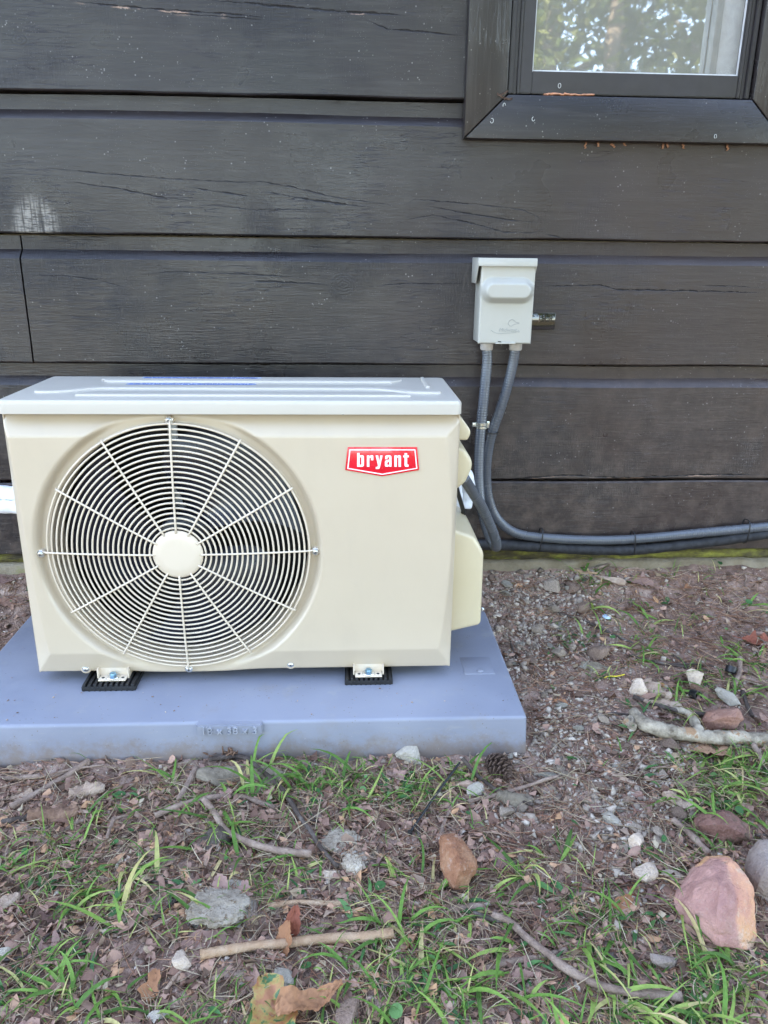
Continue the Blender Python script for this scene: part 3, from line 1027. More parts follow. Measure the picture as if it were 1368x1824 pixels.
# fixed frame, then the sash in front of which the screen sits
fr = bmesh.new()
fx0, fx1, fz0 = .4862, .9502, 1.0185
FY = .396
add_box(fr, (fx0, FY, fz0), (fx0 + .0085, W + .05, ztop - .003))
add_box(fr, (fx0 + .0087, FY + .006, fz0), (fx0 + .0165, W + .05, ztop - .003))
add_box(fr, (fx0 + .0167, FY + .002, fz0), (fx0 + .0215, W + .05, ztop - .003))
add_box(fr, (fx1 - .0085, FY, fz0), (fx1, W + .05, ztop - .003))
add_box(fr, (fx1 - .0165, FY + .006, fz0), (fx1 - .0087, W + .05, ztop - .003))
add_box(fr, (fx0 + .0217, FY + .004, ztop - .04), (fx1 - .0167, W + .05, ztop - .003))
bmesh.ops.bevel(fr, geom=list(fr.edges), offset=.0012, segments=2, affect='EDGES')
me = bpy.data.meshes.new('frame')
fr.to_mesh(me)
fr.free()
link('frame', smooth_by_angle(me), win, M['sash'])
sx0, sx1, sz0 = .5305, .9262, 1.0575
sa = bmesh.new()
SY = .3995
add_box(sa, (fx0 + .0217, SY, fz0 + .001), (sx0, SY + .018, ztop - .042))
add_box(sa, (sx1, SY, fz0 + .001), (fx1 - .0167, SY + .018, ztop - .042))
add_box(sa, (sx0 + .0002, SY + .0004, fz0 + .001), (sx1 - .0002, SY + .018, sz0))
add_box(sa, (sx0 + .0002, SY + .0004, ztop - .08), (sx1 - .0002, SY + .018, ztop - .042))
bmesh.ops.bevel(sa, geom=list(sa.edges), offset=.0014, segments=2, affect='EDGES')
me = bpy.data.meshes.new('screen_frame')
sa.to_mesh(me)
sa.free()
link('screen_frame', smooth_by_angle(me), win, M['sash'])
link('screen', box_mesh('screen', (sx0 - .003, SY + .009, sz0 - .003), (sx1 + .003, SY + .0094, ztop - .079), M['screen']), win)
sp = bmesh.new()
for lo, hi in [((sx0 + .0004, SY + .005, sz0), (sx0 + .0024, SY + .0085, ztop - .08)), ((sx1 - .0024, SY + .005, sz0), (sx1 - .0004, SY + .0085, ztop - .08)),
               ((sx0 + .0026, SY + .005, sz0 + .0004), (sx1 - .0026, SY + .0085, sz0 + .0026))]:
    add_box(sp, lo, hi)
me = bpy.data.meshes.new('screen_spline')
sp.to_mesh(me)
sp.free()
link('screen_spline', me, win, M['spline'])
link('liner', box_mesh('liner', (.893, W + .019, 1.03), (.948, W + .030, ztop - .02), M['liner'], .001), win)
link('liner', box_mesh('liner', (.8795, W + .016, 1.03), (.8925, W + .040, ztop - .02), M['bracket'], .001), win)
link('pane', box_mesh('pane', (.50, W + .042, 1.02), (.8785, W + .046, ztop - .02), M['pane']), win)
link('cross_bar', box_mesh('cross_bar', (.49, W + .050, 1.132), (.90, W + .066, 1.136), M['sash'], .001), win)  # thin dark bar added for the line across the pane
link('tan_backing', box_mesh('tan_backing', (.47, W + .16, 1.0), (1.0, W + .166, 2.0), plain('tan_pane_backing', (.42, .36, .25), .7, var=.1)), win)  # added board, its tan stands in for the trees mirrored in the pane

# splinters and insect cases along the casing
def fleck_mesh(seed, L, Wd, Th, mat, name):
    r = np.random.default_rng(seed)
    n = 6
    V, Fc = [], []
    for i in range(n):
        t = i / (n - 1)
        wv = Wd * (.35 + .65 * math.sin(math.pi * min(1, t + .12))) * (.7 + .6 * r.random())
        zc = Th * (r.random() - .5)
        for s in (-1, 1):
            V.append((L * (t - .5), s * wv * .5 + Wd * .2 * (r.random() - .5), zc + Th * .5))
        for s in (1, -1):
            V.append((L * (t - .5), s * wv * .5, zc - Th * .5))
    for i in range(n - 1):
        for k in range(4):
            a, b = i * 4 + k, i * 4 + (k + 1) % 4
            Fc.append((a, b, b + 4, a + 4))
    Fc += [(3, 2, 1, 0), tuple(range(4 * n - 4, 4 * n))]
    return mesh(name, V, Fc, mat, False)
for k, (u, v, L, ang) in enumerate([(1000, 161, .040, .02), (1022, 163, .034, -.04), (1048, 164, .026, .03), (978, 162, .018, .1)]):
    p = on_y(u, v, TY - .001)
    o = link('splinter', fleck_mesh(k, L, .0026, .0034, M['rawwood'], 'splinter'), cab, loc=(p[0], TY + .004, zi + .001), rot=(1.2, -ang, 0))
for k, (u, v) in enumerate([(892, 170), (905, 176), (898, 166)]):
    p = on_y(u, v, TY)
    link('splinter', fleck_mesh(20 + k, .016, .003, .003, M['cone'], 'splinter'), cab, loc=(p[0], TY - .001, p[2]), rot=(.4, .5 - .6 * k, 0))

WC = 'white insect cases stuck on the window casing'
for k, (u, v) in enumerate([(898, 188), (950, 212), (876, 215), (1274, 243), (1000, 150)]):
    p = on_y(u, v, TY)
    a = np.linspace(0, 3.6 + .7 * k, 16)
    C = [(p[0] + (.0022 + .0004 * (k % 3)) * math.cos(q + k * 1.7), (TY if k < 4 else .399) - .0008, p[2] + (.0040 - .0005 * (k % 2)) * math.sin(q + k * 1.7)) for q in a]
    o = link('insect_case', tube_mesh('insect_case', C, .0006, M['casing_white'], 6))
    tag(o, ['white ring-shaped insect case near the left mitre of the window casing', 'white ring-shaped insect case on the lower casing right of the mitre', 'white ring-shaped insect case on the lower left of the mitre joint', 'white ring-shaped insect case low on the lower casing far to the right', 'white ring-shaped insect case on the dark frame under the window screen'][k], 'insect case', WC)
CASES = 'orange insect cases under the window casing'
for k, (u, v, L, a) in enumerate([(1043, 262, .012, 1.5), (1066, 263, .008, 1.1), (1092, 262, .011, .4), (1113, 260, .006, 1.4), (1180, 266, .010, 1.7), (1189, 262, .008, .9), (1218, 266, .009, 1.3), (1296, 268, .011, 1.4)]):
    p = on_y(u, v, W - .004)
    me = fleck_mesh(40 + k, L, .0035 + .0025 * ((k * 5) % 3) / 2, .0035, M['shell_case'], 'insect_case')
    o = link('insect_case', me, loc=(p[0], W - .0020, .9388 - .4 * L), rot=(.3, a, 0))
    tag(o, 'small orange insect case hanging under the dark window casing', 'insect case', CASES)

# ------------------------------------------------------------------ plastic base under the unit
base = root('equipment_base', (0, .11, -.08))
tag(base, 'blue-grey moulded plastic base slab under the cream outdoor unit', 'equipment base')
bx0, by0, bx1, by1 = PAD
bb = bmesh.new()
add_box(bb, (bx0, by0, -.0985), (bx1, by1, 0))
for v in bb.verts:
    if v.co.z < -.05:
        v.co.x += -.004 if v.co.x < 0 else .004
        v.co.y += -.004 if v.co.y < 0 else .004
bmesh.ops.bevel(bb, geom=list(bb.edges), offset=.0055, segments=4, profile=.5, affect='EDGES')
me = bpy.data.meshes.new('slab')
bb.to_mesh(me)
bb.free()
link('slab', smooth_by_angle(me, 50), base, M['base'])
pl = on_y(350, 1283, by0)
pr = on_y(468, 1281, by0)
pb = on_y(350, 1305, by0)
px0, px1, pz1 = pl[0], pr[0], -.0004
pz0 = pb[2]
bb = bmesh.new()
add_box(bb, (px0, by0 - .0085, pz0), (px1, by0 + .006, pz1))
bmesh.ops.bevel(bb, geom=list(bb.edges), offset=.0018, segments=2, affect='EDGES')
me = bpy.data.meshes.new('size_plate')
bb.to_mesh(me)
bb.free()
link('size_plate', smooth_by_angle(me, 40), base, M['base'])
mt = Matrix.Translation(((px0 + px1) / 2, by0 - .0086, (pz0 + pz1) / 2 - .001)) @ FACING
link('lettering', text_mesh('lettering', '18 x 38 x 3', .0175, .0032, M['pale_lettering'], mt, 0, 0, 1.12), base)
for (u, v) in [(855, 1195), (-60, 1200)]:
    p = on_z(u, v, 0)
    link('corner_plate', box_mesh('corner_plate', (p[0] - .030, p[1] - .012, -.001), (p[0] + .026, p[1] + .05, .0009), M['base'], .0007), base)
    o = link('plug', lathe_mesh('plug', [(.0001, .004), (.004, .0038), (.0055, .003), (.006, .0014)], M['base'], (0, 0, 0), 14, 'z'), base, loc=(p[0], p[1] - .002, .0002))

# ------------------------------------------------------------------ rubber pads
def rubber_pad(x0, x1, ya, yb, label):
    bm = bmesh.new()
    add_box(bm, (x0, ya, .0003), (x1, yb, .0085))
    n = 10
    pw = (x1 - x0) / n
    for i in range(n):
        add_box(bm, (x0 + pw * (i + .22), ya - .0006, .0088), (x0 + pw * (i + .78), yb - .0005, .0132))
        if i % 2 == 0:
            pass
        add_box(bm, (x0 + pw * (i + .2), ya - .0009, .0002), (x0 + pw * (i + .6), ya - .0001, .0045))
    bmesh.ops.bevel(bm, geom=list(bm.edges), offset=.0006, segments=1, affect='EDGES')
    me = bpy.data.meshes.new('rubber_pad')
    bm.to_mesh(me)
    bm.free()
    o = link('rubber_pad', me, mat=M['rubber'])
    return tag(o, label, 'rubber pad', 'rubber pads under the feet of the unit')
rubber_pad(-.2830, -.1905, -.0155, .066, 'black ribbed rubber pad under the foot below the fan grille')
rubber_pad(.1745, .2600, -.0085, .072, 'black ribbed rubber pad under the foot below the red badge')

# ------------------------------------------------------------------ the outdoor unit
ac = root('air_conditioner', (0, .12, .0135))
tag(ac, 'cream outdoor air conditioner unit with a round fan grille and red badge', 'air conditioner')
FX, FZ = -.1003, .2530
R_RING, R_HOLE, R_STEP = .2187, .2155, .2395
ZB, ZT = .0205, .4835
def panel_y(x, z):
    t = (z - ZB) / (ZT - ZB)
    # chamfers; the side ones bow
    xi_r = .3405 + .0155 * np.sin(np.clip((z - .066) / (.4495 - .066), 0, 1) * math.pi) ** .8
    xi_l = -(.3345 + .0195 * np.clip((z - .066) / (.4495 - .066), 0, 1) ** .6)
    yr = np.clip((x - xi_r) / (.3652 - xi_r), 0, 1) * .016
    yl = np.clip((xi_l - x) / (.3652 + xi_l), 0, 1) * .016
    yt = np.clip((z - .4495) / (ZT - .4495), 0, 1) * .0220
    yb = np.clip((.0650 - z) / (.0650 - ZB), 0, 1) * .016
    y = np.maximum.reduce([yr, yl, yt, yb])
    r = np.hypot(x - FX, z - FZ)
    k = sstep(R_STEP, R_STEP - .013, r)
    # on the lower right the dish runs out into the face
    ang = np.degrees(np.arctan2(z - FZ, x - FX))
    ring = .0155 + .0 * r
    y = y * (1 - k) + ring * k
    # rolled outer edges
    ed = np.minimum.reduce([.3652 - np.abs(x), ZT - z, z - ZB])
    y = y + .004 * np.clip(1 - ed / .004, 0, 1) ** 2
    return y
st = .0024
xs = np.linspace(-.3652, .3652, int(.7304 / st) + 1)
zs = np.linspace(ZB, ZT, int((ZT - ZB) / st) + 1)
PX, PZ = np.meshgrid(xs, zs)
# snap the vertices next to the opening onto its circle so the rim is round
rr = np.hypot(PX - FX, PZ - FZ)
near = np.abs(rr - R_HOLE) < st * .75
sc = np.where(near, R_HOLE / np.maximum(rr, 1e-6), 1)
edge = (np.abs(PX) > .3652 - st * .5) | (PZ < ZB + st * .5) | (PZ > ZT - st * .5)
sc = np.where(edge, 1, sc)
PX2, PZ2 = FX + (PX - FX) * sc, FZ + (PZ - FZ) * sc
# lower flange dips where the fan opening swells
dip = .0042 * np.exp(-((PX2 - FX) / .10) ** 4) * sstep(.05, ZB, PZ2)
PY = panel_y(PX2, PZ2)
I = np.arange(PX.size).reshape(PX.shape)
Q = np.stack([I[:-1, :-1], I[:-1, 1:], I[1:, 1:], I[1:, :-1]], -1).reshape(-1, 4)
rf_ = np.hypot(PX2 - FX, PZ2 - FZ).ravel()
keep = ~(rf_[Q] < R_HOLE - 1e-5).any(1)
Vp = np.stack([PX2, PY, PZ2 - dip], -1).reshape(-1, 3)
front = link('front_panel', quick_mesh('front_panel', Vp, Q[keep], M['cream']), ac)
# rolled bell mouth behind the opening
prof = [(.2200, .0159), (.2180, .0147), (.2158, .0148), (.2140, .0165), (.2128, .018), (.2122, .030), (.2120, .075), (.2135, .085)]
link('bell_mouth', lathe_mesh('bell_mouth', prof, M['cream'], (FX, 0, FZ), 128), ac)
# casing behind the front
D1 = .2420
link('side_panel', box_mesh('side_panel', (-.3640, .0165, ZB + .001), (-.3622, D1, ZT + .008), M['cream']), ac)
link('side_panel', box_mesh('side_panel', (.3622, .0165, ZB + .001), (.3640, D1, ZT + .008), M['cream']), ac)
link('base_pan', box_mesh('base_pan', (-.3565, .0200, ZB + .0005), (.3565, D1, ZB + .004), M['cream']), ac)
link('coil', box_mesh('coil', (-.356, .205, ZB + .005), (.17, .236, ZT), M['dark_inner']), ac)
link('bulkhead', box_mesh('bulkhead', (.172, .021, ZB + .005), (.176, D1 - .002, ZT), M['dark_inner']), ac)
link('rear_panel', box_mesh('rear_panel', (.178, D1 - .0018, ZB + .005), (.356, D1, ZT), M['cream']), ac)
for sx in (-.2105, -.085):
    pass
link('motor_bracket', box_mesh('motor_bracket', (-.139, .150, ZB + .006), (-.121, .153, ZT - .004), M['bracket'], .0008), ac)
link('motor_bracket', box_mesh('motor_bracket', (-.082, .150, ZB + .006), (-.064, .153, ZT - .004), M['dark_inner'], .0008), ac)
mo = link('motor', lathe_mesh('motor', [(.0, .095), (.02, .095), (.042, .100), (.044, .108), (.044, .148), (.040, .152)], M['bracket'], (FX, 0, FZ), 32), ac)
fan = link('fan', lathe_mesh('fan', [(.0005, .046), (.030, .047), (.046, .053), (.050, .062), (.050, .094)], M['blade'], (FX, 0, FZ), 40), ac)
for b in range(3):
    V, Fc = [], []
    nr, na = 14, 12
    for i in range(nr):
        r = .046 + (.203 - .046) * i / (nr - 1)
        span = math.radians(64 + 26 * math.sin(math.pi * min(1, i / (nr - 1) * .9)))
        lead = math.radians(b * 120 + 25) - .35 * (i / (nr - 1)) ** 1.5
        for j in range(na):
            t = j / (na - 1)
            a = lead + span * t
            V.append((FX + r * math.cos(a), .050 + .046 * t + .004 * math.sin(t * 6) - .010 * (i / nr), FZ + r * math.sin(a)))
    for i in range(nr - 1):
        for j in range(na - 1):
            q = i * na + j
            Fc.append((q, q + 1, q + na + 1, q + na))
    me = mesh('blade', V, Fc, M['blade'])
    link('blade', me, fan)

# wire grille, slightly domed
def dome(r):
    return .0035 - .0150 * (1 - (r / R_RING) ** 2)
RH = .0418
gr = link('fan_grille', lathe_mesh('fan_grille', [(.0003, dome(0) - .0028), (RH * .6, dome(0) - .0028), (RH - .004, dome(0) - .0022), (RH - .0012, dome(RH) - .001), (RH, dome(RH) + .0008), (RH - .001, dome(RH) + .0022), (.001, dome(RH) + .0022)],
                                                  M['wire'], (FX, 0, FZ), 72), ac)
def ring_mesh(r, y, wr, seg=112, k=7):
    V, Fc = [], []
    for i in range(seg):
        a = 2 * math.pi * i / seg
        for j in range(k):
            b = 2 * math.pi * j / k
            q = r + wr * math.cos(b)
            V.append((FX + q * math.cos(a), y + wr * math.sin(b), FZ + q * math.sin(a)))
    for i in range(seg):
        for j in range(k):
            i2, j2 = (i + 1) % seg, (j + 1) % k
            Fc.append((i * k + j, i2 * k + j, i2 * k + j2, i * k + j2))
    return mesh('ring', V, Fc, M['wire'])
NR = 20
radii = [.0462 + (.2085 - .0462) * i / (NR - 1) for i in range(NR)]
for i, r in enumerate(radii):
    link('ring', ring_mesh(r, dome(r), .00168), gr)
link('ring', ring_mesh(R_RING - .0022, dome(R_RING) + .0012, .0019), gr)
for k in range(12):
    a = math.radians(90 + 30 * k)
    long_ = k % 3 == 0
    re = R_RING + (.0075 if long_ else .0005)
    rs = np.linspace(RH - .004, R_RING - .001, 16)
    pts = [(FX + r * math.cos(a), dome(r) - .0026, FZ + r * math.sin(a)) for r in rs]
    if long_:
        pts.append((FX + (re - .001) * math.cos(a), .0065, FZ + (re - .001) * math.sin(a)))
    else:
        pts.append((FX + (R_RING + .0012) * math.cos(a), dome(R_RING) + .0005, FZ + (R_RING + .0012) * math.sin(a)))
    link('spoke', tube_mesh('spoke', pts, .00175, M['wire'], 8), gr)
# screws
def screw_at(p, r=.0058, washer=True, mat=None, parent=ac, axis='y'):
    prof = [(.0002, -.0036), (r * .45, -.0034), (r * .75, -.0024), (r * .85, -.0012), (r * .85, -.0008)]
    if washer:
        prof += [(r * 1.0, -.0008), (r * 1.12, -.0002), (r * 1.12, .0012)]
    else:
        prof += [(r * .85, .001)]
    o = link('screw', lathe_mesh('screw', prof, mat or M['screw'], (0, 0, 0), 18, axis), parent, loc=p)
    lp = Vector(o.location)
    for ang in (.5, .5 + math.pi / 2):
        bm = bmesh.new()
        add_box(bm, (-r * .42, -.0040, -r * .09), (r * .42, -.0033, r * .09))
        bmesh.ops.rotate(bm, verts=bm.verts, cent=(0, 0, 0), matrix=Matrix.Rotation(ang, 3, 'Y'))
        me = bpy.data.meshes.new('slot')
        bm.to_mesh(me)
        bm.free()
        s = link('slot', me, None, M['dark_inner'])
        s.parent = o
    return o
SR = .2262
for (u, v) in [(301, 748), (73, 986), (562, 982), (337, 1191)]:
    p = on_y(u, v, .008)
    # grille lug under the screw
    link('lug', lathe_mesh('lug', [(.0003, .0062), (.0062, .0062), (.0070, .0072), (.0070, .0154)], M['wire'], (p[0], 0, p[2]), 20), gr)
    screw_at((p[0], .0062, p[2]))
for (u, v) in [(154, 1195), (518, 1187)]:
    p = on_y(u, v, .015)
    p = p + np.array([0, 0, .0055])
    link('tab', lathe_mesh('tab', [(.0003, .0125), (.0085, .0125), (.0098, .0138), (.0098, .0185)], M['cream'], (p[0], 0, p[2]), 24), ac)
    screw_at((p[0], .0122, p[2]), .0055)
# lid
lz0, lz1 = .4865, .5080
bm = bmesh.new()
add_box(bm, (-.3645, -.0040, lz0), (.3645, .2500, lz1))
vert = [e_ for e_ in bm.edges if abs(e_.verts[0].co.z - e_.verts[1].co.z) > .01]
bmesh.ops.bevel(bm, geom=vert, offset=.012, segments=5, profile=.5, affect='EDGES')
top = [e_ for e_ in bm.edges if all(v.co.z > lz1 - 1e-4 for v in e_.verts) and not all(len(f.verts) > 8 for f in e_.link_faces)]
bmesh.ops.bevel(bm, geom=top, offset=.0060, segments=5, profile=.5, affect='EDGES')
me = bpy.data.meshes.new('lid')
bm.to_mesh(me)
bm.free()
lid = link('lid', smooth_by_angle(me, 40), ac, M['lid'])
def rib(path_lo, path_hi):
    pts = round_poly(path_lo + path_hi[::-1], 6)
    me = prism_mesh('rib', pts, lz1 + .0032, lz1 - .002, M['lid'], .0026, 3, 'z', True)
    link('rib', me, lid)
rib([(-.255, .036), (.285, .036)], [(-.235, .066, .01), (.262, .066, .01)])
rib([(-.330, .062, .02), (-.285, .064, .03), (-.245, .100, .04), (.235, .100, .04), (.280, .066, .03), (.338, .062, .02)],
    [(-.335, .088, .02), (-.297, .093, .03), (-.258, .134, .04), (.250, .134, .04), (.297, .095, .03), (.342, .090, .02)])
rib([(-.245, .176), (.262, .176)], [(-.262, .206), (.282, .206)])
rib([(.318, .125, .01), (.326, .125, .01)], [(.318, .235, .01), (.326, .235, .01)])
for (x0, x1, ya, yb) in [(-.205, .020, .1440, .1660), (-.195, .022, .2160, .2380)]:
    st_ = link('sticker', box_mesh('sticker', (x0, ya, lz1 - .001), (x1, yb, lz1 + .0004), M['labelpaper']), lid)
    r = np.random.default_rng(int(yb * 1e4))
    bm = bmesh.new()
    for row in range(5):
        x = x0 + .004
        yy = ya + .0030 + row * .0038
        while x < x1 - .012:
            L = .003 + .011 * r.random()
            add_box(bm, (x, yy, lz1 + .0005), (x + L, yy + .0019, lz1 + .0007))
            x += L + .0018 + .001 * r.random()
    me = bpy.data.meshes.new('print')
    bm.to_mesh(me)
    bm.free()
    link('print', me, st_, M['labelblue'])

# badge with raised white letters
def bp(x, y, yy=-.0016):
    p = on_y(600 + x / 8.55, 780 + y / 8.55, yy)
    return (p[0], p[2])
outer = [bp(165, 142), bp(1222, 142), bp(1254, 490), bp(690, 585), bp(126, 490)]
bd = link('badge', prism_mesh('badge', outer, -.0022, .0008, M['red'], .0007, 2), ac)
rim_o = [bp(192, 172), bp(1196, 172), bp(1226, 466), bp(690, 560), bp(158, 468)]
rim_i = [bp(207, 188), bp(1182, 188), bp(1208, 456), bp(690, 544), bp(177, 456)]
BM = Matrix.Translation((0, -.0024, 0)) @ FACING
link('border', flat_curve_mesh('border', [rim_o, rim_i], .00030, M['white'], BM), bd)
LET = [
    [[(308, 228), (347, 228), (347, 270), (362, 262, 10), (413, 262, 34), (413, 437, 34), (308, 437)], [(348, 294), (374, 294, 8), (374, 406, 8), (348, 406)]],
    [[(457, 264), (495, 264), (495, 280), (516, 262, 10), (556, 262, 26), (556, 338), (520, 338), (520, 297, 8), (495, 300), (495, 437), (457, 437)]],
    [[(590, 264), (630, 264), (646, 362), (659, 264), (697, 264), (656, 445, 20), (645, 470, 18), (592, 470), (592, 440), (616, 440, 6), (626, 424)]],
    [[(735, 322), (735, 262, 32), (832, 262, 34), (832, 437), (798, 437), (797, 424), (780, 437, 12), (731, 437, 28), (731, 346, 24), (797, 326, 8), (797, 292, 9), (770, 292, 9), (770, 322)],
     [(768, 374, 6), (797, 354), (797, 408, 6), (768, 408, 8)]],
    [[(875, 264), (913, 264), (913, 280), (930, 262, 10), (976, 262, 32), (976, 437), (939, 437), (939, 296, 9), (913, 298), (913, 437), (875, 437)]],
    [[(1030, 230), (1070, 230), (1070, 264), (1096, 264), (1096, 294), (1070, 294), (1070, 406, 8), (1092, 406), (1092, 437), (1030, 437, 26), (1030, 294), (1010, 294), (1010, 264), (1030, 264)]],
]
for lp in LET:
    link('letter', flat_curve_mesh('letter', [[bp(*q) for q in round_poly(l)] for l in lp], .00035, M['white'], BM), bd)

# feet
def foot(cx, label=None):
    f = link('foot', box_mesh('foot', (cx - .0240, -.006, .0136), (cx + .0240, .075, .0160), M['wire'], .0010), ac)
    bm = bmesh.new()
    for s in (-1, 1):
        add_box(bm, (cx + s * .0262 - .0012, .004, .0137), (cx + s * .0262 + .0012, .075, .0318))
    add_box(bm, (cx - .0250, .0125, .0162), (cx + .0250, .0150, .0316))
    me = bpy.data.meshes.new('foot_web')
    bm.to_mesh(me)
    bm.free()
    link('foot_web', me, f, M['wire'])
    for s in (-1, 1):
        link('hole', lathe_mesh('hole', [(.0002, .01625), (.0026, .01625), (.0028, .0158)], M['dark_inner'], (cx + s * .017, .0030, 0), 14, 'z'), f)
    b = link('bolt', lathe_mesh('bolt', [(.0002, .0245), (.0052, .0243), (.0060, .0232), (.0060, .0190)], M['bluezinc'], (cx, .0045, 0), 6, 'z'), ac)
    link('washer', lathe_mesh('washer', [(.0055, .0188), (.0105, .0186), (.0112, .0176), (.0112, .0162)], M['screw'], (cx, .0045, 0), 28, 'z'), b)
foot(-.2330)
foot(.2170)
# things on the right flank
def flank(name, pts, y, y2, mat, bev, x0=.3632):
    P = []
    for q in pts:
        p = on_y(q[0], q[1], y)
        P.append((max(p[0], x0) if q[2] else x0, p[2]))
    link(name, prism_mesh(name, P, y, y2, mat, bev, 4), ac)
flank('handle_cover', [(818, 741, 0), (824, 746, 1), (838, 766, 1), (838.5, 774, 1), (833, 785, 1), (818, 784, 0)], .045, .150, M['cover'], .0045)
flank('gland_cover', [(816, 793, 0), (830, 802, 1), (841.5, 821, 1), (841.5, 835, 1), (829, 861, 1), (812, 878, 0)], .055, .165, M['cover'], .0080)
flank('valve_cover', [(806, 942, 0), (846, 957, 1), (862.5, 986, 1), (857, 1114, 1), (800, 1128, 0)], .060, .235, M['cover'], .0075)
p = on_y(856, 1079, .10)
o = screw_at((0, 0, 0), .0045)
o.rotation_euler = (0, 0, math.pi / 2)
o.location = Vector((on_y(860, 1079, .075)[0] + .0015, .085, p[2])) - Vector(ac['_at'])

# ------------------------------------------------------------------ electrics on the wall
dis = root('disconnect_box', (.505, W, .64))
tag(dis, 'small pale grey steel disconnect box with a bulged cover on the dark planks', 'electrical box')
DY = .338
def dp(x, y, yy=DY):
    p = on_y(840 + x / 8.55, 450 + y / 8.55, yy)
    return (p[0], p[2])
x0, z1 = dp(118, 84)
x1, _ = dp(985, 84)
bxl = .5 * (dp(130, 300)[0] + dp(116, 1380)[0])
bxr = .5 * (dp(968, 300)[0] + dp(914, 1360)[0])
bz0 = dp(500, 1382)[1]
bz1 = dp(500, 84)[1]
link('body', box_mesh('body', (bxl + .001, DY + .004, bz0), (bxr - .001, W - .002, bz1 - .006), M['box'], .0015), dis)
fz0 = dp(500, 1390)[1]
zz0, zz1 = fz0, dp(500, 200)[1] + .003
n1, n2 = 70, 110
FXg, FZg = np.meshgrid(np.linspace(bxl, bxr, n1), np.linspace(zz0, zz1, n2))
c0, c1 = dp(245, 575), dp(845, 575)
cl, cr_ = c0[0] + .010, c1[0] - .010
czz = dp(500, 578)[1]
seg = np.hypot(np.maximum(np.maximum(cl - FXg, FXg - cr_), 0), FZg - czz)
yy = DY - .0170 * sstep(.0255, .0115, seg)
ex = np.minimum.reduce([FXg - bxl, bxr - FXg, FZg - zz0])
yy = yy + .003 * np.clip(1 - ex / .0025, 0, 1) ** 2
I = np.arange(FXg.size).reshape(FXg.shape)
Q = np.stack([I[:-1, :-1], I[:-1, 1:], I[1:, 1:], I[1:, :-1]], -1).reshape(-1, 4)
dr = link('door', quick_mesh('door', np.stack([FXg, yy, FZg], -1).reshape(-1, 3), Q, M['box']), dis)
# folded hood with cheeks that taper
hx0, hx1 = dp(112, 100)[0] - .0015, dp(1003, 100)[0] - .001
hz1 = dp(500, 82)[1]
hz0 = dp(500, 208)[1]
link('hood', prism_mesh('hood', [(DY - .0075, hz0), (DY - .0040, hz0), (DY - .0040, hz1 - .0035), (W - .002, hz1 - .0035), (W - .002, hz1), (DY - .0060, hz1)], hx0, hx1, M['box'], .0008, axis='x'), dis)
hb = hz1 - .048
for xa, xb in ((hx0 - .0002, hx0 + .0014), (hx1 - .0014, hx1 + .0002)):
    link('cheek', prism_mesh('cheek', [(DY - .006, hz1 - .002), (DY - .006, hz0 + .002), (DY + .018, hb), (W - .003, hb), (W - .003, hz1 - .002)], xa, xb, M['box'], .0004, axis='x'), dis)
# hasp at the bottom edge
tb = [dp(355, 1385), dp(400, 1358), dp(660, 1366), dp(665, 1388)]
link('hasp', prism_mesh('hasp', tb, DY - .006, DY + .004, M['box'], .0006), dis)
h2 = [dp(398, 1362, DY - .0065), dp(405, 1352, DY - .0065), dp(448, 1352, DY - .0065), dp(455, 1366, DY - .0065)]
link('hasp_slot', prism_mesh('hasp_slot', h2, DY - .0066, DY - .004, M['dark_inner']), dis)
# embossed mark: word, swoosh, bird head
M['emboss'] = plain('emboss_shade', (.30, .31, .29), .45)  # darker copy of the box paint: relief shade put into the colour
p = on_y(840 + 548 / 8.55, 450 + 1178 / 8.55, DY)
mt = Matrix.Translation((p[0], DY, p[2])) @ Matrix.Rotation(math.radians(-.0), 4, 'Y') @ FACING
link('lettering', text_mesh('lettering', 'Midwest', .0105, .0005, M['emboss'], mt, 0, .25, 1.0), dr)
def line_on(pts, r, y=DY - .0002):
    C = [(*(lambda q: (q[0], y, q[1]))(dp(a, b, y)),) for a, b in pts]
    C, _ = spline(C, .0015)
    link('emblem', tube_mesh('emblem', C, r, M['emboss'], 6), dr)
line_on([(300, 1185), (340, 1212), (400, 1228), (520, 1226), (680, 1219)], .00055)
line_on([(560, 1085), (568, 1055), (596, 1026), (628, 1020), (655, 1036), (668, 1058), (728, 1072)], .00045)
line_on([(560, 1085), (575, 1108), (605, 1122), (640, 1098), (690, 1084), (728, 1073)], .00045)
line_on([(640, 1036), (646, 1042)], .00060)
line_on([(702, 1195), (722, 1188), (728, 1205), (708, 1214), (702, 1198)], .00035)
fits = []
for (xa, xb) in ((140, 330), (578, 770)):
    a, b = dp(xa, 1440, .362), dp(xb, 1440, .362)
    cx, r = .5 * (a[0] + b[0]), .5 * (b[0] - a[0])
    zt, zl = bz0 + .0015, dp(300, 1485, .362)[1]
    f = link('connector', lathe_mesh('connector', [(r * .8, zt), (r * .8, zt - .003), (r * 1.02, zt - .004), (r * 1.02, zl + .002), (r * .93, zl), (r * .5, zl)], M['fitting'], (cx, .366, 0), 28, 'z'), dis)
    fits.append((cx, .366, zl))
pa, pc = dp(948, 922, W - .008), dp(1264, 1178, W - .008)
wp = link('wall_plate', box_mesh('wall_plate', (pa[0] - .006, W - .008, pc[1]), (pc[0], W - .001, pa[1]), M['smokeplate'], .0012))
tag(wp, 'small glossy black plate on the plank just right of the steel box', 'plate')

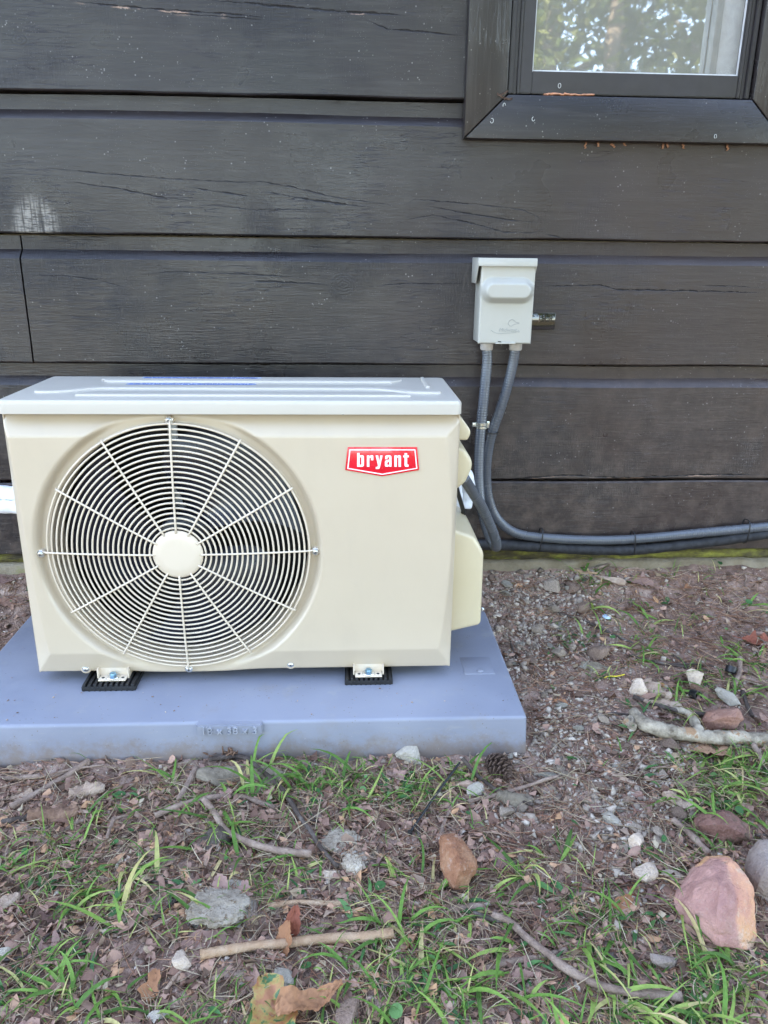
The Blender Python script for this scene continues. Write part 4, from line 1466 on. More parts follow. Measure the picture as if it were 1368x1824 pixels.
def ridged(C, s, r, amp, period):
    return r + amp * (np.sin(2 * math.pi * s / period))
def conduit(name, px, label, r=.0103, group=None, plus=()):
    pts = [tuple(on_y(*q)) for q in px] + list(plus)
    C, s = spline(pts, .00135)
    rad = ridged(C, s, r, .00022, .0054)
    o = link(name, tube_mesh(name, C, rad, M['conduit'], 18))
    tag(o, label, 'conduit', group)
    return pts
(ax_, ay_, az_), (bx_, by_, bz_) = fits
C1 = [(868, 640, .365), (865, 675, .362), (861, 715, .358), (857, 757, .353), (853.5, 805, .345), (853, 855, .336), (857, 900, .322), (866, 940, .305), (877, 966, .287), (884, 974, .270), (883, 962, .252), (873, 935, .235), (858, 903, .212), (842, 877, .185), (832, 861, .160), (826, 851, .145)]
pts = [(ax_, ay_, az_ + .003)] + [tuple(on_y(*q)) for q in C1]
C, s = spline(pts, .00135)
o = link('conduit', tube_mesh('conduit', C, ridged(C, s, .0103, .00026, .0054), M['conduit'], 18))
tag(o, 'grey flexible conduit looping down from the steel box to the cream unit', 'conduit', 'grey conduits below the steel box')
C2 = [(913, 650, .368), (902, 695, .370), (889, 735, .374), (876.5, 772, .378), (868.5, 812, .382), (866.5, 852, .386), (871, 890, .388), (886, 924, .389), (916, 948, .389), (965, 957.5, .389), (1050, 962, .389), (1130, 960, .389), (1250, 949, .390), (1368, 938, .391), (1500, 926, .391), (1700, 905, .391)]
pts = [(bx_, by_, bz_ + .003)] + [tuple(on_y(*q)) for q in C2]
C, s = spline(pts, .00135)
o = link('conduit', tube_mesh('conduit', C, ridged(C, s, .0103, .00022, .0054), M['conduit'], 18))
tag(o, 'grey flexible conduit bending from the steel box to run right along the wall foot', 'conduit', 'grey conduits below the steel box')
FO = [(500, 962, .393), (700, 966, .393), (880, 970, .393), (960, 974, .392), (1050, 979, .391), (1130, 979, .391), (1250, 967, .392), (1368, 951, .393), (1500, 941, .393), (1700, 921, .393)]
C, s = spline([tuple(on_y(*q)) for q in FO], .006)
rad = .0118 + .0008 * vnoise(s * 40, s * 0) + .0004 * vnoise(s * 130, s * 0 + 3)
o = link('foam_sleeve', tube_mesh('foam_sleeve', C, rad, M['foam'], 18))
tag(o, 'black foam pipe sleeve along the foot of the wall under the grey conduit', 'pipe')
# clamp strap and ties
p = on_y(857.5, 757, .353)
cl_ = root('conduit_clamp', tuple(p))
tag(cl_, 'shiny zinc strap clamp round the left grey conduit below the steel box', 'clamp')
for dz in (.0030, -.0040):
    link('band', lathe_mesh('band', [(.0112, -.0030), (.0122, -.0026), (.0122, .0026), (.0112, .0030)], M['clamp'], (p[0], p[1], p[2] + dz), 30, 'z'), cl_)
link('ear', box_mesh('ear', (p[0] - .0190, p[1] - .002, p[2] - .0035), (p[0] - .0110, p[1] + .004, p[2] + .0050), M['clamp'], .0008), cl_)
link('ear', box_mesh('ear', (p[0] + .0110, p[1] - .002, p[2] - .0065), (p[0] + .0165, p[1] + .004, p[2] + .0085), M['clamp'], .0008), cl_)
link('ear_bolt', lathe_mesh('ear_bolt', [(.0002, -.0060), (.0026, -.0058), (.0030, -.0020)], M['clamp'], (p[0] + .0137, p[1], p[2] + .004), 6), cl_)
def tie(c, hw, hd, tilt, label, vertical=True):
    a = np.linspace(0, 2 * math.pi, 40, endpoint=False)
    n = 3.2
    cs, sn = np.cos(a), np.sin(a)
    P = np.sign(cs) * np.abs(cs) ** (2 / n) * hw
    D = np.sign(sn) * np.abs(sn) ** (2 / n) * hd
    V, Fc = [], []
    for i in range(40):
        for (o1, o2) in ((-.0013, 0), (.0013, 0), (.0013, .0011), (-.0013, .0011)):
            k = 1 + o2 / hw
            if vertical:
                V.append((c[0] + o1 + P[i] * tilt, c[1] + D[i] * (1 + o2 / hd), c[2] + P[i] * k))
            else:
                V.append((c[0] + P[i] * k, c[1] + D[i] * (1 + o2 / hd), c[2] + o1 + P[i] * tilt))
    for i in range(40):
        j = (i + 1) % 40
        for k in range(4):
            Fc.append((i * 4 + k, j * 4 + k, j * 4 + (k + 1) % 4, i * 4 + (k + 1) % 4))
    o = link('cable_tie', mesh('cable_tie', V, Fc, M['cable'], False))
    return tag(o, label, 'cable tie', 'black cable ties on the conduits')
for (u, v, tl, lb) in [(962.5, 964, .12, 'black cable tie round conduit and sleeve nearest the bend of the conduit'), (1128.5, 969, -.05, 'middle black cable tie of the three along the wall foot'),
                       (1330, 948, .05, 'black cable tie round conduit and sleeve nearest the right edge')]:
    p = on_y(u, v, .378)
    tie((p[0], .3855, p[2]), .0262, .0165, tl, lb)
p = on_y(876, 770, .368)
tie((p[0] - .0035, p[1] + .006, p[2] - .001), .0165, .0150, -.05, 'black cable tie round the right conduit beside the zinc clamp', False)
# wrapped refrigerant pipes
def pipe(px, r, label, name='wrapped_pipe', mat='tape', seg=18, grp='white wrapped pipes beside the unit'):
    C, s = spline([tuple(on_y(*q)) for q in px], .003)
    rad = r + (.0004 * np.sin(2 * math.pi * s / .021) if mat == 'tape' else 0)
    o = link(name, tube_mesh(name, C, rad, M[mat], seg))
    return tag(o, label, 'cable' if mat == 'cable' else 'pipe', grp if mat == 'tape' else None)
pipe([(812, 1010, .245), (811, 960, .25), (811, 915, .25), (810, 870, .25), (806, 830, .245)], .0150, 'white wrapped pipe upright behind the right end of the cream unit')
pipe([(826, 902, .30), (831, 878, .30), (831.5, 860, .295), (825, 842, .285), (805, 830, .27)], .0165, 'white wrapped pipe bulging out between the yellowish cover and grey conduit')
pipe([(-120, 868, .20), (-40, 874, .20), (20, 879, .20), (70, 884, .20), (120, 900, .21)], .0140, 'upper of two white wrapped pipes leaving the unit at the left')
pipe([(-120, 897, .185), (-40, 901, .185), (20, 903, .185), (70, 904, .19), (120, 915, .20)], .0125, 'lower of two white wrapped pipes leaving the unit at the left')
pipe([(813, 868, .155), (820, 892, .17), (825, 912, .19), (822, 926, .20), (812, 933, .20), (800, 934, .20)], .0042, 'thin black cable looping past the white wrapped pipe', 'cable', 'cable', 10)

# ------------------------------------------------------------------ stones
def rock_mesh(name, seed, dims, mat, sub=3, cuts=14, depth=(.62, .95), rough=.03, planes=None):
    r = np.random.default_rng(seed)
    bm = bmesh.new()
    bmesh.ops.create_icosphere(bm, subdivisions=sub, radius=1)
    V = np.array([v.co[:] for v in bm.verts])
    N = r.normal(size=(cuts, 3))
    N /= np.linalg.norm(N, axis=1)[:, None]
    D = r.uniform(*depth, cuts)
    if planes is not None:
        N = np.vstack([N, [np.array(p[:3]) / np.linalg.norm(p[:3]) for p in planes]])
        D = np.r_[D, [p[3] for p in planes]]
    for _ in range(2):
        for n, d in zip(N, D):
            q = V @ n - d
            V = V - np.clip(q, 0, None)[:, None] * n
    V = V * (1 + rough * fbm(V[:, 0] + seed, V[:, 1], 2.4, 3, V[:, 2] * 2 + 20)[:, None])
    V = V * np.array(dims) * .5
    for v, c in zip(bm.verts, V):
        v.co = c
    me = bpy.data.meshes.new(name)
    bm.to_mesh(me)
    bm.free()
    me.materials.append(mat)
    return smooth_by_angle(me, 24 if sub < 4 else 18)

def big_rock(u, v, dims, mat, label, seed, rot=(0, 0, 0), sink=.12, name='rock', planes=None, cuts=9, depth=(.45, .85), group=None, sub=4):
    p = ground_at(u, v)
    me = rock_mesh(name, seed, dims, M[mat], sub, cuts, depth, .045, planes)
    o = link(name, me, loc=(p[0], p[1], p[2]), rot=rot)
    R = o.rotation_euler.to_matrix()
    zmin = min((R @ vv.co).z for vv in me.vertices)
    o.location.z = p[2] - zmin - sink * dims[2]
    return tag(o, label, 'stone', group)

def hull_rock(sil, ridge, mat, label, seed, back=.05, rough=.0022, cuts=4):
    """a stone whose facets follow surveyed corners: (u, v) outline corners, ridge corners with a height above the outline's plane"""
    low = max(sil, key=lambda q: q[1])
    b = ground_at(low[0], low[1])
    n = CAM - b
    n /= np.linalg.norm(n)
    def at(u, v, d):
        q = view_ray(u, v)
        t = ((b - CAM) @ n) / (q @ n)
        return CAM + q * t + n * d
    P = [at(q[0], q[1], 0) for q in sil] + [at(*q) for q in ridge]
    c = np.mean(P[:len(sil)], axis=0)
    P += [c + (p - c) * .80 - n * back + np.array([0, back * .35, 0]) for p in P[:len(sil)]]
    org = np.array([c[0], c[1], float(ground_h(c[0], c[1]))])
    bm = bmesh.new()
    for p in P:
        bm.verts.new(tuple(p - org))
    r = bmesh.ops.convex_hull(bm, input=list(bm.verts))
    bmesh.ops.delete(bm, geom=[g_ for g_ in set(r['geom_interior'] + r['geom_unused']) if isinstance(g_, bmesh.types.BMVert)], context='VERTS')
    bmesh.ops.subdivide_edges(bm, edges=list(bm.edges), cuts=cuts, use_grid_fill=True)
    bmesh.ops.triangulate(bm, faces=list(bm.faces))
    for _ in range(1):
        bmesh.ops.smooth_vert(bm, verts=list(bm.verts), factor=.35, use_axis_x=True, use_axis_y=True, use_axis_z=True)
    bmesh.ops.subdivide_edges(bm, edges=list(bm.edges), cuts=1, use_grid_fill=True)
    bm.normal_update()
    size = max(np.ptp(np.array(P), axis=0))
    V = np.array([v.co[:] for v in bm.verts]) / size
    k = fbm(V[:, 0] + seed, V[:, 1], 3.0, 4, V[:, 2] * 3 + 20) * .9 + .5 * np.abs(fbm(V[:, 0], V[:, 1] + seed, 9, 3, V[:, 2] * 9 + 7)) + .35 * fbm(V[:, 0], V[:, 1] + 3, 20, 2, V[:, 2] * 20 + 3)
    for v, q in zip(list(bm.verts), k):
        v.co = v.co + v.normal * (q * size * .026)
    bmesh.ops.recalc_face_normals(bm, faces=list(bm.faces))
    me = bpy.data.meshes.new('rock')
    bm.to_mesh(me)
    bm.free()
    me.materials.append(M[mat])
    smooth_by_angle(me, 22)
    o = link('rock', me, loc=tuple(org))
    return tag(o, label, 'stone')
hull_rock([(786, 1489), (812, 1485), (838, 1511), (853, 1544), (830, 1584), (810, 1590), (793, 1578), (782, 1533)],
          [(815, 1522, .024), (821, 1542, .027), (808, 1584, .012), (800, 1498, .010), (842, 1545, .013), (793, 1545, .012)], 'rock_orange', 'upright orange-brown stone standing alone in the grass', 5)
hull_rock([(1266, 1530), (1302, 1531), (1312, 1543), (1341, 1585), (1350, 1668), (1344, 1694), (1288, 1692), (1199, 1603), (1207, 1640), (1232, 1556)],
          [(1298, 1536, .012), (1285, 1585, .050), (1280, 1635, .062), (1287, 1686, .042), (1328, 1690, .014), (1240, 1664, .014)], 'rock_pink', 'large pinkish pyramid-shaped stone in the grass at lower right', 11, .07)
hull_rock([(1328, 1555), (1338, 1525), (1358, 1498), (1388, 1500), (1405, 1540), (1400, 1600), (1372, 1614), (1340, 1603)], [(1366, 1545, .034), (1352, 1575, .022), (1384, 1570, .025)], 'rock_tan', 'grey-tan stone cut by the right edge beside the large pinkish stone', 23)
hull_rock([(1229, 1474), (1240, 1458), (1259, 1447), (1307, 1449), (1335, 1470), (1338, 1496), (1288, 1506), (1250, 1492)], [(1292, 1470, .026), (1258, 1470, .018), (1318, 1482, .016)], 'rock_mossy', 'dark red stone with mossy dark patches behind the large pinkish stone', 31)
hull_rock([(702, 1343), (721, 1329), (743, 1328), (748, 1345), (751, 1364), (731, 1360), (706, 1350)], [(737, 1346, .010), (722, 1340, .010)], 'stone_pale', 'white block of stone leaning against the front of the plastic base', 41, .014)
hull_rock([(1248, 1286), (1259, 1269), (1291, 1266), (1315, 1261), (1327, 1280), (1311, 1299), (1254, 1301)], [(1290, 1278, .018), (1270, 1284, .014), (1310, 1278, .014)], 'rock_red', 'rounded red-brown stone lying against the pale lichened branch', 53, .03)
hull_rock([(1272, 1228), (1278, 1223), (1306, 1235), (1321, 1256), (1300, 1258), (1281, 1244)], [(1298, 1243, .006)], 'stone_pale', 'whitish flat stone right of the grey wedge-shaped stone', 61, .02)
hull_rock([(1221, 1196), (1231, 1190), (1255, 1200), (1242, 1232), (1231, 1227)], [(1238, 1206, .006)], 'stone_grey', 'grey wedge-shaped stone standing among grass near the black cap', 67, .02)
hull_rock([(1119, 1233), (1131, 1210), (1144, 1208), (1154, 1233), (1142, 1241), (1128, 1240)], [(1138, 1224, .012)], 'stone_grey', 'grey angular stone left of the strip of pale torn bark', 71, .025)
hull_rock([(1070, 1450), (1087, 1446), (1108, 1464), (1106, 1473), (1084, 1473)], [(1088, 1458, .010), (1098, 1467, .006)], 'stone_pale', 'pale oblong stone lying in the bare dirt at the head of the pebble row', 113, .022)
big_rock(383, 1497, (.052, .040, .034), 'stone_dark', 'dark stone half buried behind the arching twig left of centre', 79, (0, 0, .5), .5)
big_rock(588, 1560, (.030, .022, .018), 'stone_grey', 'flat grey stone beside the whitish crumbly lump', 83, (.2, .2, .3), .2)
big_rock(828, 1402, (.034, .026, .026), 'stone_brown', 'left of two round tan stones below the corner of the base', 89, (0, 0, .4), .25)
big_rock(846, 1414, (.038, .028, .024), 'stone_pale', 'right of two round tan stones below the corner of the base', 97, (0, 0, .9), .25)
big_rock(506, 1748, (.046, .030, .028), 'stone_pale', 'pale rough stone above the yellow and green leaf', 101, (0, .1, .6), .2, cuts=20)
big_rock(624, 1812, (.040, .034, .030), 'stone_brown', 'grey-brown stone cut by the bottom edge right of the curled leaf', 103, (0, .1, .6), .2)
big_rock(1185, 1722, (.052, .030, .022), 'rock_tan', 'pinkish grey long stone in the grass left of the large pinkish stone', 107, (.1, .6, .2), .25)
big_rock(1093, 1712, (.048, .044, .040), 'stone_dark', 'dark brown stone half hidden in grass above the long twig', 109, (.1, .2, .2), .48)
big_rock(1130, 1508, (.028, .026, .028), 'stone_grey', 'squarish grey stone in the middle of the row of pebbles', 127, (0, 0, .1), .2)
big_rock(1152, 1556, (.038, .030, .022), 'stone_grey', 'wide flat grey stone at the lower end of the row of pebbles', 131, (0, 0, .3), .25)
big_rock(1194, 1563, (.038, .018, .018), 'stone_grey', 'narrow bluish grey stone left of the large pinkish stone', 137, (0, .15, -.1), .2)
big_rock(8, 1706, (.026, .02, .018), 'stone_pale', 'whitish stone at the left edge low in the grass', 139, (0, 0, .2), .2)
big_rock(326, 1715, (.034, .026, .018), 'stone_grey', 'grey flat stone at the left end of the tan stick', 149, (.2, .5, .2), .2)
big_rock(283, 1818, (.028, .02, .014), 'stone_pale', 'pale bluish stone cut by the bottom edge below the orange leaf', 151, (0, 0, .2), .2)

# whitish lumps of old mortar
def lump(u, v, dims, label, seed, rotz):
    p = ground_at(u, v)
    r = np.random.default_rng(seed)
    bm = bmesh.new()
    bmesh.ops.create_icosphere(bm, subdivisions=5, radius=1)
    V = np.array([q.co[:] for q in bm.verts])
    k = 1 + .16 * fbm(V[:, 0] + seed, V[:, 1], 2.0, 3, V[:, 2] * 2 + 9) + .11 * np.abs(fbm(V[:, 0], V[:, 1] + seed, 7, 3, V[:, 2] * 7 + 4)) - .08 * sstep(.2, .5, fbm(V[:, 0], V[:, 1], 9, 2, V[:, 2] * 9))
    V = V * k[:, None] * np.array(dims) * .5
    for q, c in zip(bm.verts, V):
        q.co = c
    me = bpy.data.meshes.new('mortar_lump')
    bm.to_mesh(me)
    bm.free()
    me.materials.append(M['mortar'])
    smooth_by_angle(me, 60)
    o = link('mortar_lump', me, loc=(p[0], p[1], p[2] - dims[2] * .05), rot=(0, 0, rotz))
    tag(o, label, 'mortar lump')
lump(388, 1614, (.080, .056, .022), 'flat whitish crumbly lump of mortar in the soil left of the tan stick', 2, .1)
lump(606, 1500, (.058, .050, .024), 'whitish crumbly lump of mortar between the forked twigs', 6, .5)
lump(628, 1538, (.030, .036, .018), 'small crumbly mortar piece just below the forked twig end', 9, .2)

# loose stones of the bare dirt
PROTO = {}
for kind in ('stone_grey', 'stone_brown', 'stone_pale'):
    PROTO[kind] = [rock_mesh('stone', 300 + i * 7 + len(kind), (1.0, .68 + .2 * (i % 3) / 2, .42 + .12 * (i % 2)), M[kind], 2, 9, (.42, .85), .06) for i in range(7)]
TAKEN = []
SPOTS = [(893, 1010, 20), (905, 1045, 22), (985, 1050, 34), (1018, 1050, 30), (1037, 1088, 28), (1012, 1052, 16), (985, 1088, 22), (960, 1125, 28), (992, 1117, 22), (1018, 1158, 20), (1133, 1157, 18),
         (995, 1168, 30), (980, 1155, 20), (1040, 1190, 26), (1066, 1172, 40), (930, 1210, 20), (1075, 1285, 28), (1100, 1300, 16), (1070, 1335, 20), (1195, 1333, 36), (1150, 1290, 34), (995, 1372, 26), (945, 1395, 24),
         (975, 1388, 34), (1060, 1405, 24), (1048, 1432, 24), (1180, 1383, 26), (1213, 1400, 34), (1200, 1378, 18), (1105, 1445, 18), (1135, 1482, 28), (1100, 1508, 16), (1108, 1515, 22), (1168, 1500, 22), (1185, 1505, 20), (1208, 1455, 30),
         (1235, 1455, 24), (1172, 1485, 26), (940, 1425, 26), (1180, 1720, 16), (640, 1460, 14), (520, 1330, 12), (357, 1350, 14), (985, 1410, 16), (900, 1450, 30), (930, 1440, 26), (700, 1590, 18), (925, 1535, 18), (900, 1060, 20), (875, 1030, 18),
         (940, 1030, 18), (935, 1075, 16), (1030, 1105, 20), (905, 1120, 18), (925, 1150, 20), (948, 1180, 22), (915, 1185, 14), (968, 1240, 16), (1000, 1260, 22), (1030, 1300, 20), (955, 1310, 16), (1000, 1330, 16), (1040, 1360, 18), (1140, 1410, 16),
         (1120, 1385, 14), (1165, 1360, 18), (1095, 1370, 14), (1150, 1450, 16), (1075, 1490, 14), (1060, 1520, 16), (1085, 1550, 14), (1210, 1265, 16), (1170, 1440, 12), (1262, 1400, 16), (1115, 1330, 14)]
GR = 'small stones loose in the dirt'
def small_stone(x, y, size, kind, r):
    z = float(ground_h(x, y))
    o = link('stone', PROTO[kind][int(r.integers(7))], loc=(x, y, z + size * .17), rot=(r.normal() * .22, r.normal() * .22, r.random() * 6.28))
    o.scale = (size, size * (.8 + .4 * r.random()), size * (.75 + .5 * r.random()))
    lab = {'stone_grey': 'small grey stone half sunk in the dirt and litter', 'stone_brown': 'small brownish stone half sunk in the dirt and litter', 'stone_pale': 'small pale whitish stone half sunk in the dirt and litter'}[kind]
    tag(o, lab, 'stone', GR)
    TAKEN.append((x, y, size))
r = np.random.default_rng(19)
for (u, v, wpx) in SPOTS:
    p = ground_at(u, v)
    dist = (p - CAM) @ FW
    small_stone(p[0], p[1], wpx * dist / FPX * 1.2, ['stone_grey', 'stone_grey', 'stone_brown', 'stone_brown', 'stone_grey', 'stone_pale'][int(r.integers(6))], r)
def bump_d(u, v, blobs):
    d = np.zeros_like(u)
    for (cu, cv, ru, rv, wt) in blobs:
        d = np.maximum(d, wt * np.exp(-(((u - cu) / ru) ** 2 + ((v - cv) / rv) ** 2)))
    return d
STONY = [(960, 1120, 110, 90, 1), (1010, 1330, 120, 80, .7), (1120, 1460, 90, 90, 1), (1180, 1370, 60, 50, .8), (900, 1040, 60, 50, .8), (940, 1420, 90, 40, .7), (930, 1220, 60, 90, .7)]
GRASSY = [(80, 1520, 120, 55, .75), (190, 1590, 130, 60, .75), (460, 1565, 60, 55, .75), (420, 1470, 50, 35, .6), (600, 1395, 120, 42, 1), (740, 1395, 90, 34, .9), (560, 1470, 40, 35, .5), (760, 1640, 110, 70, .85), (700, 1720, 110, 70, .9),
          (830, 1740, 110, 70, .85), (1300, 1395, 90, 50, 1.1), (1340, 1360, 50, 50, .9), (1270, 1700, 120, 55, 1.1), (1180, 1770, 170, 60, 1.0), (1040, 1640, 130, 55, .55), (60, 1740, 120, 60, .75), (230, 1790, 120, 50, .6), (400, 1760, 90, 50, .5),
          (960, 1560, 90, 50, .45), (1010, 1800, 120, 40, .8), (1230, 1500, 60, 50, .45), (1225, 1270, 70, 50, .3), (1290, 1080, 60, 40, .25), (1330, 1220, 50, 60, .35), (870, 1590, 40, 30, .7), (250, 1420, 140, 40, .25), (100, 1370, 40, 14, .3),
          (1040, 1100, 50, 40, .15), (640, 1810, 100, 40, .6), (520, 1640, 120, 40, .2), (1150, 1160, 140, 60, .12)]
def scatter(n, dens, seed, x=(-.70, 1.20), y=(-.75, .40), over=14):
    """random ground points kept with probability dens(u, v, x, y); nothing under the base"""
    r = np.random.default_rng(seed)
    X = r.uniform(*x, n * over)
    Y = r.uniform(*y, n * over)
    ok = ~((X > PAD[0] - .004) & (X < PAD[2] + .004) & (Y > PAD[1] - .004) & (Y < PAD[3] + .004))
    u, v = survey(X, Y, np.full_like(X, -.07))
    p = dens(u, v, X, Y)
    ok &= r.random(len(X)) < p
    ok &= (u > -260) & (u < 1640) & (v < 2020)
    X, Y = X[ok][:n], Y[ok][:n]
    return X, Y, r
X, Y, r = scatter(150, lambda u, v, x, y: bump_d(u, v, STONY) * .3, 23)
for x, y in zip(X, Y):
    if all((x - a) ** 2 + (y - b) ** 2 > (.5 * s + .006) ** 2 for a, b, s in TAKEN):
        small_stone(x, y, float(r.uniform(.010, .022)), ['stone_grey', 'stone_grey', 'stone_brown', 'stone_brown', 'stone_grey', 'stone_pale'][int(r.integers(6))], r)

# ------------------------------------------------------------------ loose cover: grit, crumbs, needles, leaf bits, grass
def rotz(a):
    c, s = np.cos(a), np.sin(a)
    R = np.zeros((len(a), 3, 3))
    R[:, 0, 0], R[:, 0, 1], R[:, 1, 0], R[:, 1, 1], R[:, 2, 2] = c, -s, s, c, 1
    return R
def rand_rot(r, n, tilt):
    a, b, c = r.random(n) * 2 * np.pi, r.normal(size=n) * tilt, r.normal(size=n) * tilt
    Rx = np.zeros((n, 3, 3))
    Rx[:, 0, 0] = 1
    Rx[:, 1, 1], Rx[:, 1, 2], Rx[:, 2, 1], Rx[:, 2, 2] = np.cos(b), -np.sin(b), np.sin(b), np.cos(b)
    Ry = np.zeros((n, 3, 3))
    Ry[:, 1, 1] = 1
    Ry[:, 0, 0], Ry[:, 0, 2], Ry[:, 2, 0], Ry[:, 2, 2] = np.cos(c), np.sin(c), -np.sin(c), np.cos(c)
    return rotz(a) @ Rx @ Ry
def stuff(name, V, Fq, mat, label, cat, smooth=True):
    """V: (n, k, 3) copies of one topology Fq (m, c)"""
    n, k = V.shape[:2]
    Q = (np.asarray(Fq)[None] + (np.arange(n) * k)[:, None, None]).reshape(-1, np.asarray(Fq).shape[1])
    o = link(name, quick_mesh(name, V.reshape(-1, 3), Q, mat, smooth))
    tag(o, label, cat, None, 'stuff')
    return o
# grit: little irregular octahedra
OCT = np.array([(1, 0, 0), (-1, 0, 0), (0, 1, 0), (0, -1, 0), (0, 0, 1), (0, 0, -1)], float)
OCF = [(0, 2, 4), (2, 1, 4), (1, 3, 4), (3, 0, 4), (2, 0, 5), (1, 2, 5), (3, 1, 5), (0, 3, 5)]
def grit(n, dens, lo, hi, seed, mat, name, label, cat):
    X, Y, r = scatter(n, dens, seed)
    m = len(X)
    sz = lo + (hi - lo) * r.random(m) ** 2.5
    V = OCT[None] * (sz * .5)[:, None, None] * r.uniform(.55, 1.15, (m, 6, 3)) * np.array([1.15, .85, .65])
    V = V + r.normal(size=V.shape) * (sz * .09)[:, None, None]
    V = np.einsum('nij,nkj->nki', rand_rot(r, m, .5), V)
    Z = ground_h(X, Y)
    V += np.stack([X, Y, Z + sz * .10], -1)[:, None]
    return stuff(name, V, OCF, mat, label, cat, False)
grit(17000, lambda u, v, x, y: .25 + .75 * bump_d(u, v, STONY), .0018, .0085, 31, M['crumb'], 'gravel', 'fine brown and grey grit strewn over the bare dirt', 'gravel')
grit(4200, lambda u, v, x, y: .03 + .9 * bump_d(u, v, STONY), .005, .0150, 37, M['pebble'], 'pebbles', 'tiny grey pebbles mixed into the dirt beside the base', 'pebbles')
# specks and crumbs that have landed on the base
r = np.random.default_rng(77)
m = 70
X = np.r_[r.uniform(PAD[0] + .01, PAD[2] - .01, m - 20), r.uniform(PAD[0] + .01, -.36, 20)]
Y = np.r_[r.uniform(PAD[1] + .01, -.02, m - 20), r.uniform(PAD[1] + .02, .25, 20)]
sz = .0015 + .0045 * r.random(m) ** 3
V = OCT[None] * (sz * .5)[:, None, None] * r.uniform(.55, 1.15, (m, 6, 3)) * np.array([1.3, .8, .5])
V = np.einsum('nij,nkj->nki', rand_rot(r, m, .2), V) + np.stack([X, Y, .0004 + sz * .18], -1)[:, None]
stuff('crumbs', V, OCF, M['crumb'], 'specks of dirt fallen on top of the blue-grey base', 'dirt', False)
# needles and straw: thin three-sided bent rods
def rods(n, dens, lo, hi, rad, bend, lift, seed, mat, name, label, cat, segs=4):
    X, Y, r = scatter(n, dens, seed)
    m = len(X)
    L = r.uniform(lo, hi, m)
    a = r.random(m) * 2 * np.pi
    t = np.linspace(-.5, .5, segs + 1)
    cur = r.normal(size=m) * bend
    px = L[:, None] * t
    py = L[:, None] * cur[:, None] * (t ** 2 - .1)
    wx = X[:, None] + px * np.cos(a)[:, None] - py * np.sin(a)[:, None]
    wy = Y[:, None] + px * np.sin(a)[:, None] + py * np.cos(a)[:, None]
    inpad = (wx > PAD[0] - .002) & (wx < PAD[2] + .002) & (wy > PAD[1] - .002) & (wy < PAD[3])
    keep = ~inpad.any(1) & (wy < .402).all(1)
    wx, wy, L, a = wx[keep], wy[keep], L[keep], a[keep]
    m = len(wx)
    gz = ground_h(wx, wy)
    z0 = .002 + np.abs(r.normal(size=m)) * lift
    tl = r.normal(size=m) * lift * 2.2
    wz = np.maximum(gz + .0008, gz.mean(1)[:, None] + z0[:, None] + tl[:, None] * t)
    rad_ = rad * r.uniform(.7, 1.3, m)
    V = np.zeros((m, segs + 1, 3, 3))
    taper = 1 - .6 * np.abs(t * 2) ** 4
    for k in range(3):
        b = 2 * np.pi * k / 3
        o1 = rad_[:, None] * np.cos(b) * taper
        V[:, :, k, 0] = wx - o1 * np.sin(a)[:, None]
        V[:, :, k, 1] = wy + o1 * np.cos(a)[:, None]
        V[:, :, k, 2] = wz + rad_[:, None] * np.sin(b) * taper
    Fq = [(i * 3 + k, (i + 1) * 3 + k, (i + 1) * 3 + (k + 1) % 3, i * 3 + (k + 1) % 3) for i in range(segs) for k in range(3)]
    return stuff(name, V.reshape(m, -1, 3), Fq, mat, label, cat)
NEED = [(1150, 1090, 220, 70, 1), (1080, 1040, 120, 30, .8), (1250, 1150, 120, 70, .8), (1050, 1230, 120, 120, .4)]
rods(5200, lambda u, v, x, y: .25 + .6 * bump_d(u, v, NEED) + .15 * (v > 1350), .028, .085, .00055, .28, .0022, 41, M['needle'], 'pine_needles', 'brown pine needles scattered over the dirt', 'pine needles')
rods(3400, lambda u, v, x, y: .06 + .5 * (v > 1360) * (.35 + bump_d(u, v, GRASSY)) + .2 * bump_d(u, v, [(960, 1340, 70, 60, 1)]), .018, .075, .00062, .42, .0045, 43, M['straw'], 'dry_grass', 'pale dry grass stems lying among the litter', 'dry grass', 5)
# bits of dead leaf and bark: small bent plates
def plates(n, dens, lo, hi, seed, mat, name, label, cat, tilt=.35, thick=.0006):
    X, Y, r = scatter(n, dens, seed)
    m = len(X)
    sz = lo + (hi - lo) * r.random(m) ** 2
    g = np.array([(-.5, -.12), (-.15, -.42), (.3, -.36), (.5, .0), (.22, .38), (-.2, .36)])
    P = g[None] + r.normal(size=(m, 6, 2)) * .10
    asp = r.uniform(.35, .9, m)
    V = np.zeros((m, 7, 3))
    V[:, :6, 0] = P[:, :, 0] * sz[:, None]
    V[:, :6, 1] = P[:, :, 1] * (sz * asp)[:, None]
    V[:, :6, 2] = (r.normal(size=(m, 6)) * .10) * sz[:, None]
    V[:, 6, 2] = r.normal(size=m) * .14 * sz
    V = np.einsum('nij,nkj->nki', rand_rot(r, m, tilt), V)
    V += np.stack([X, Y, ground_h(X, Y) + .0022 + .10 * sz], -1)[:, None]
    Fq = [(i, (i + 1) % 6, 6) for i in range(6)]
    return stuff(name, V, Fq, mat, label, cat, False)
FRONT = lambda u, v: .15 + .85 * sstep(1330, 1420, v) * (1 - .75 * bump_d(u, v, [(1070, 1420, 150, 110, 1)]))
plates(9000, lambda u, v, x, y: FRONT(u, v), .004, .020, 47, M['litter'], 'leaf_litter', 'broken bits of brown dead leaves covering the soil', 'leaf litter')
plates(1300, lambda u, v, x, y: FRONT(u, v) * .9, .012, .030, 55, M['litter'], 'leaf_pieces', 'larger torn pieces of dead leaf lying on the soil', 'leaf pieces', .45)
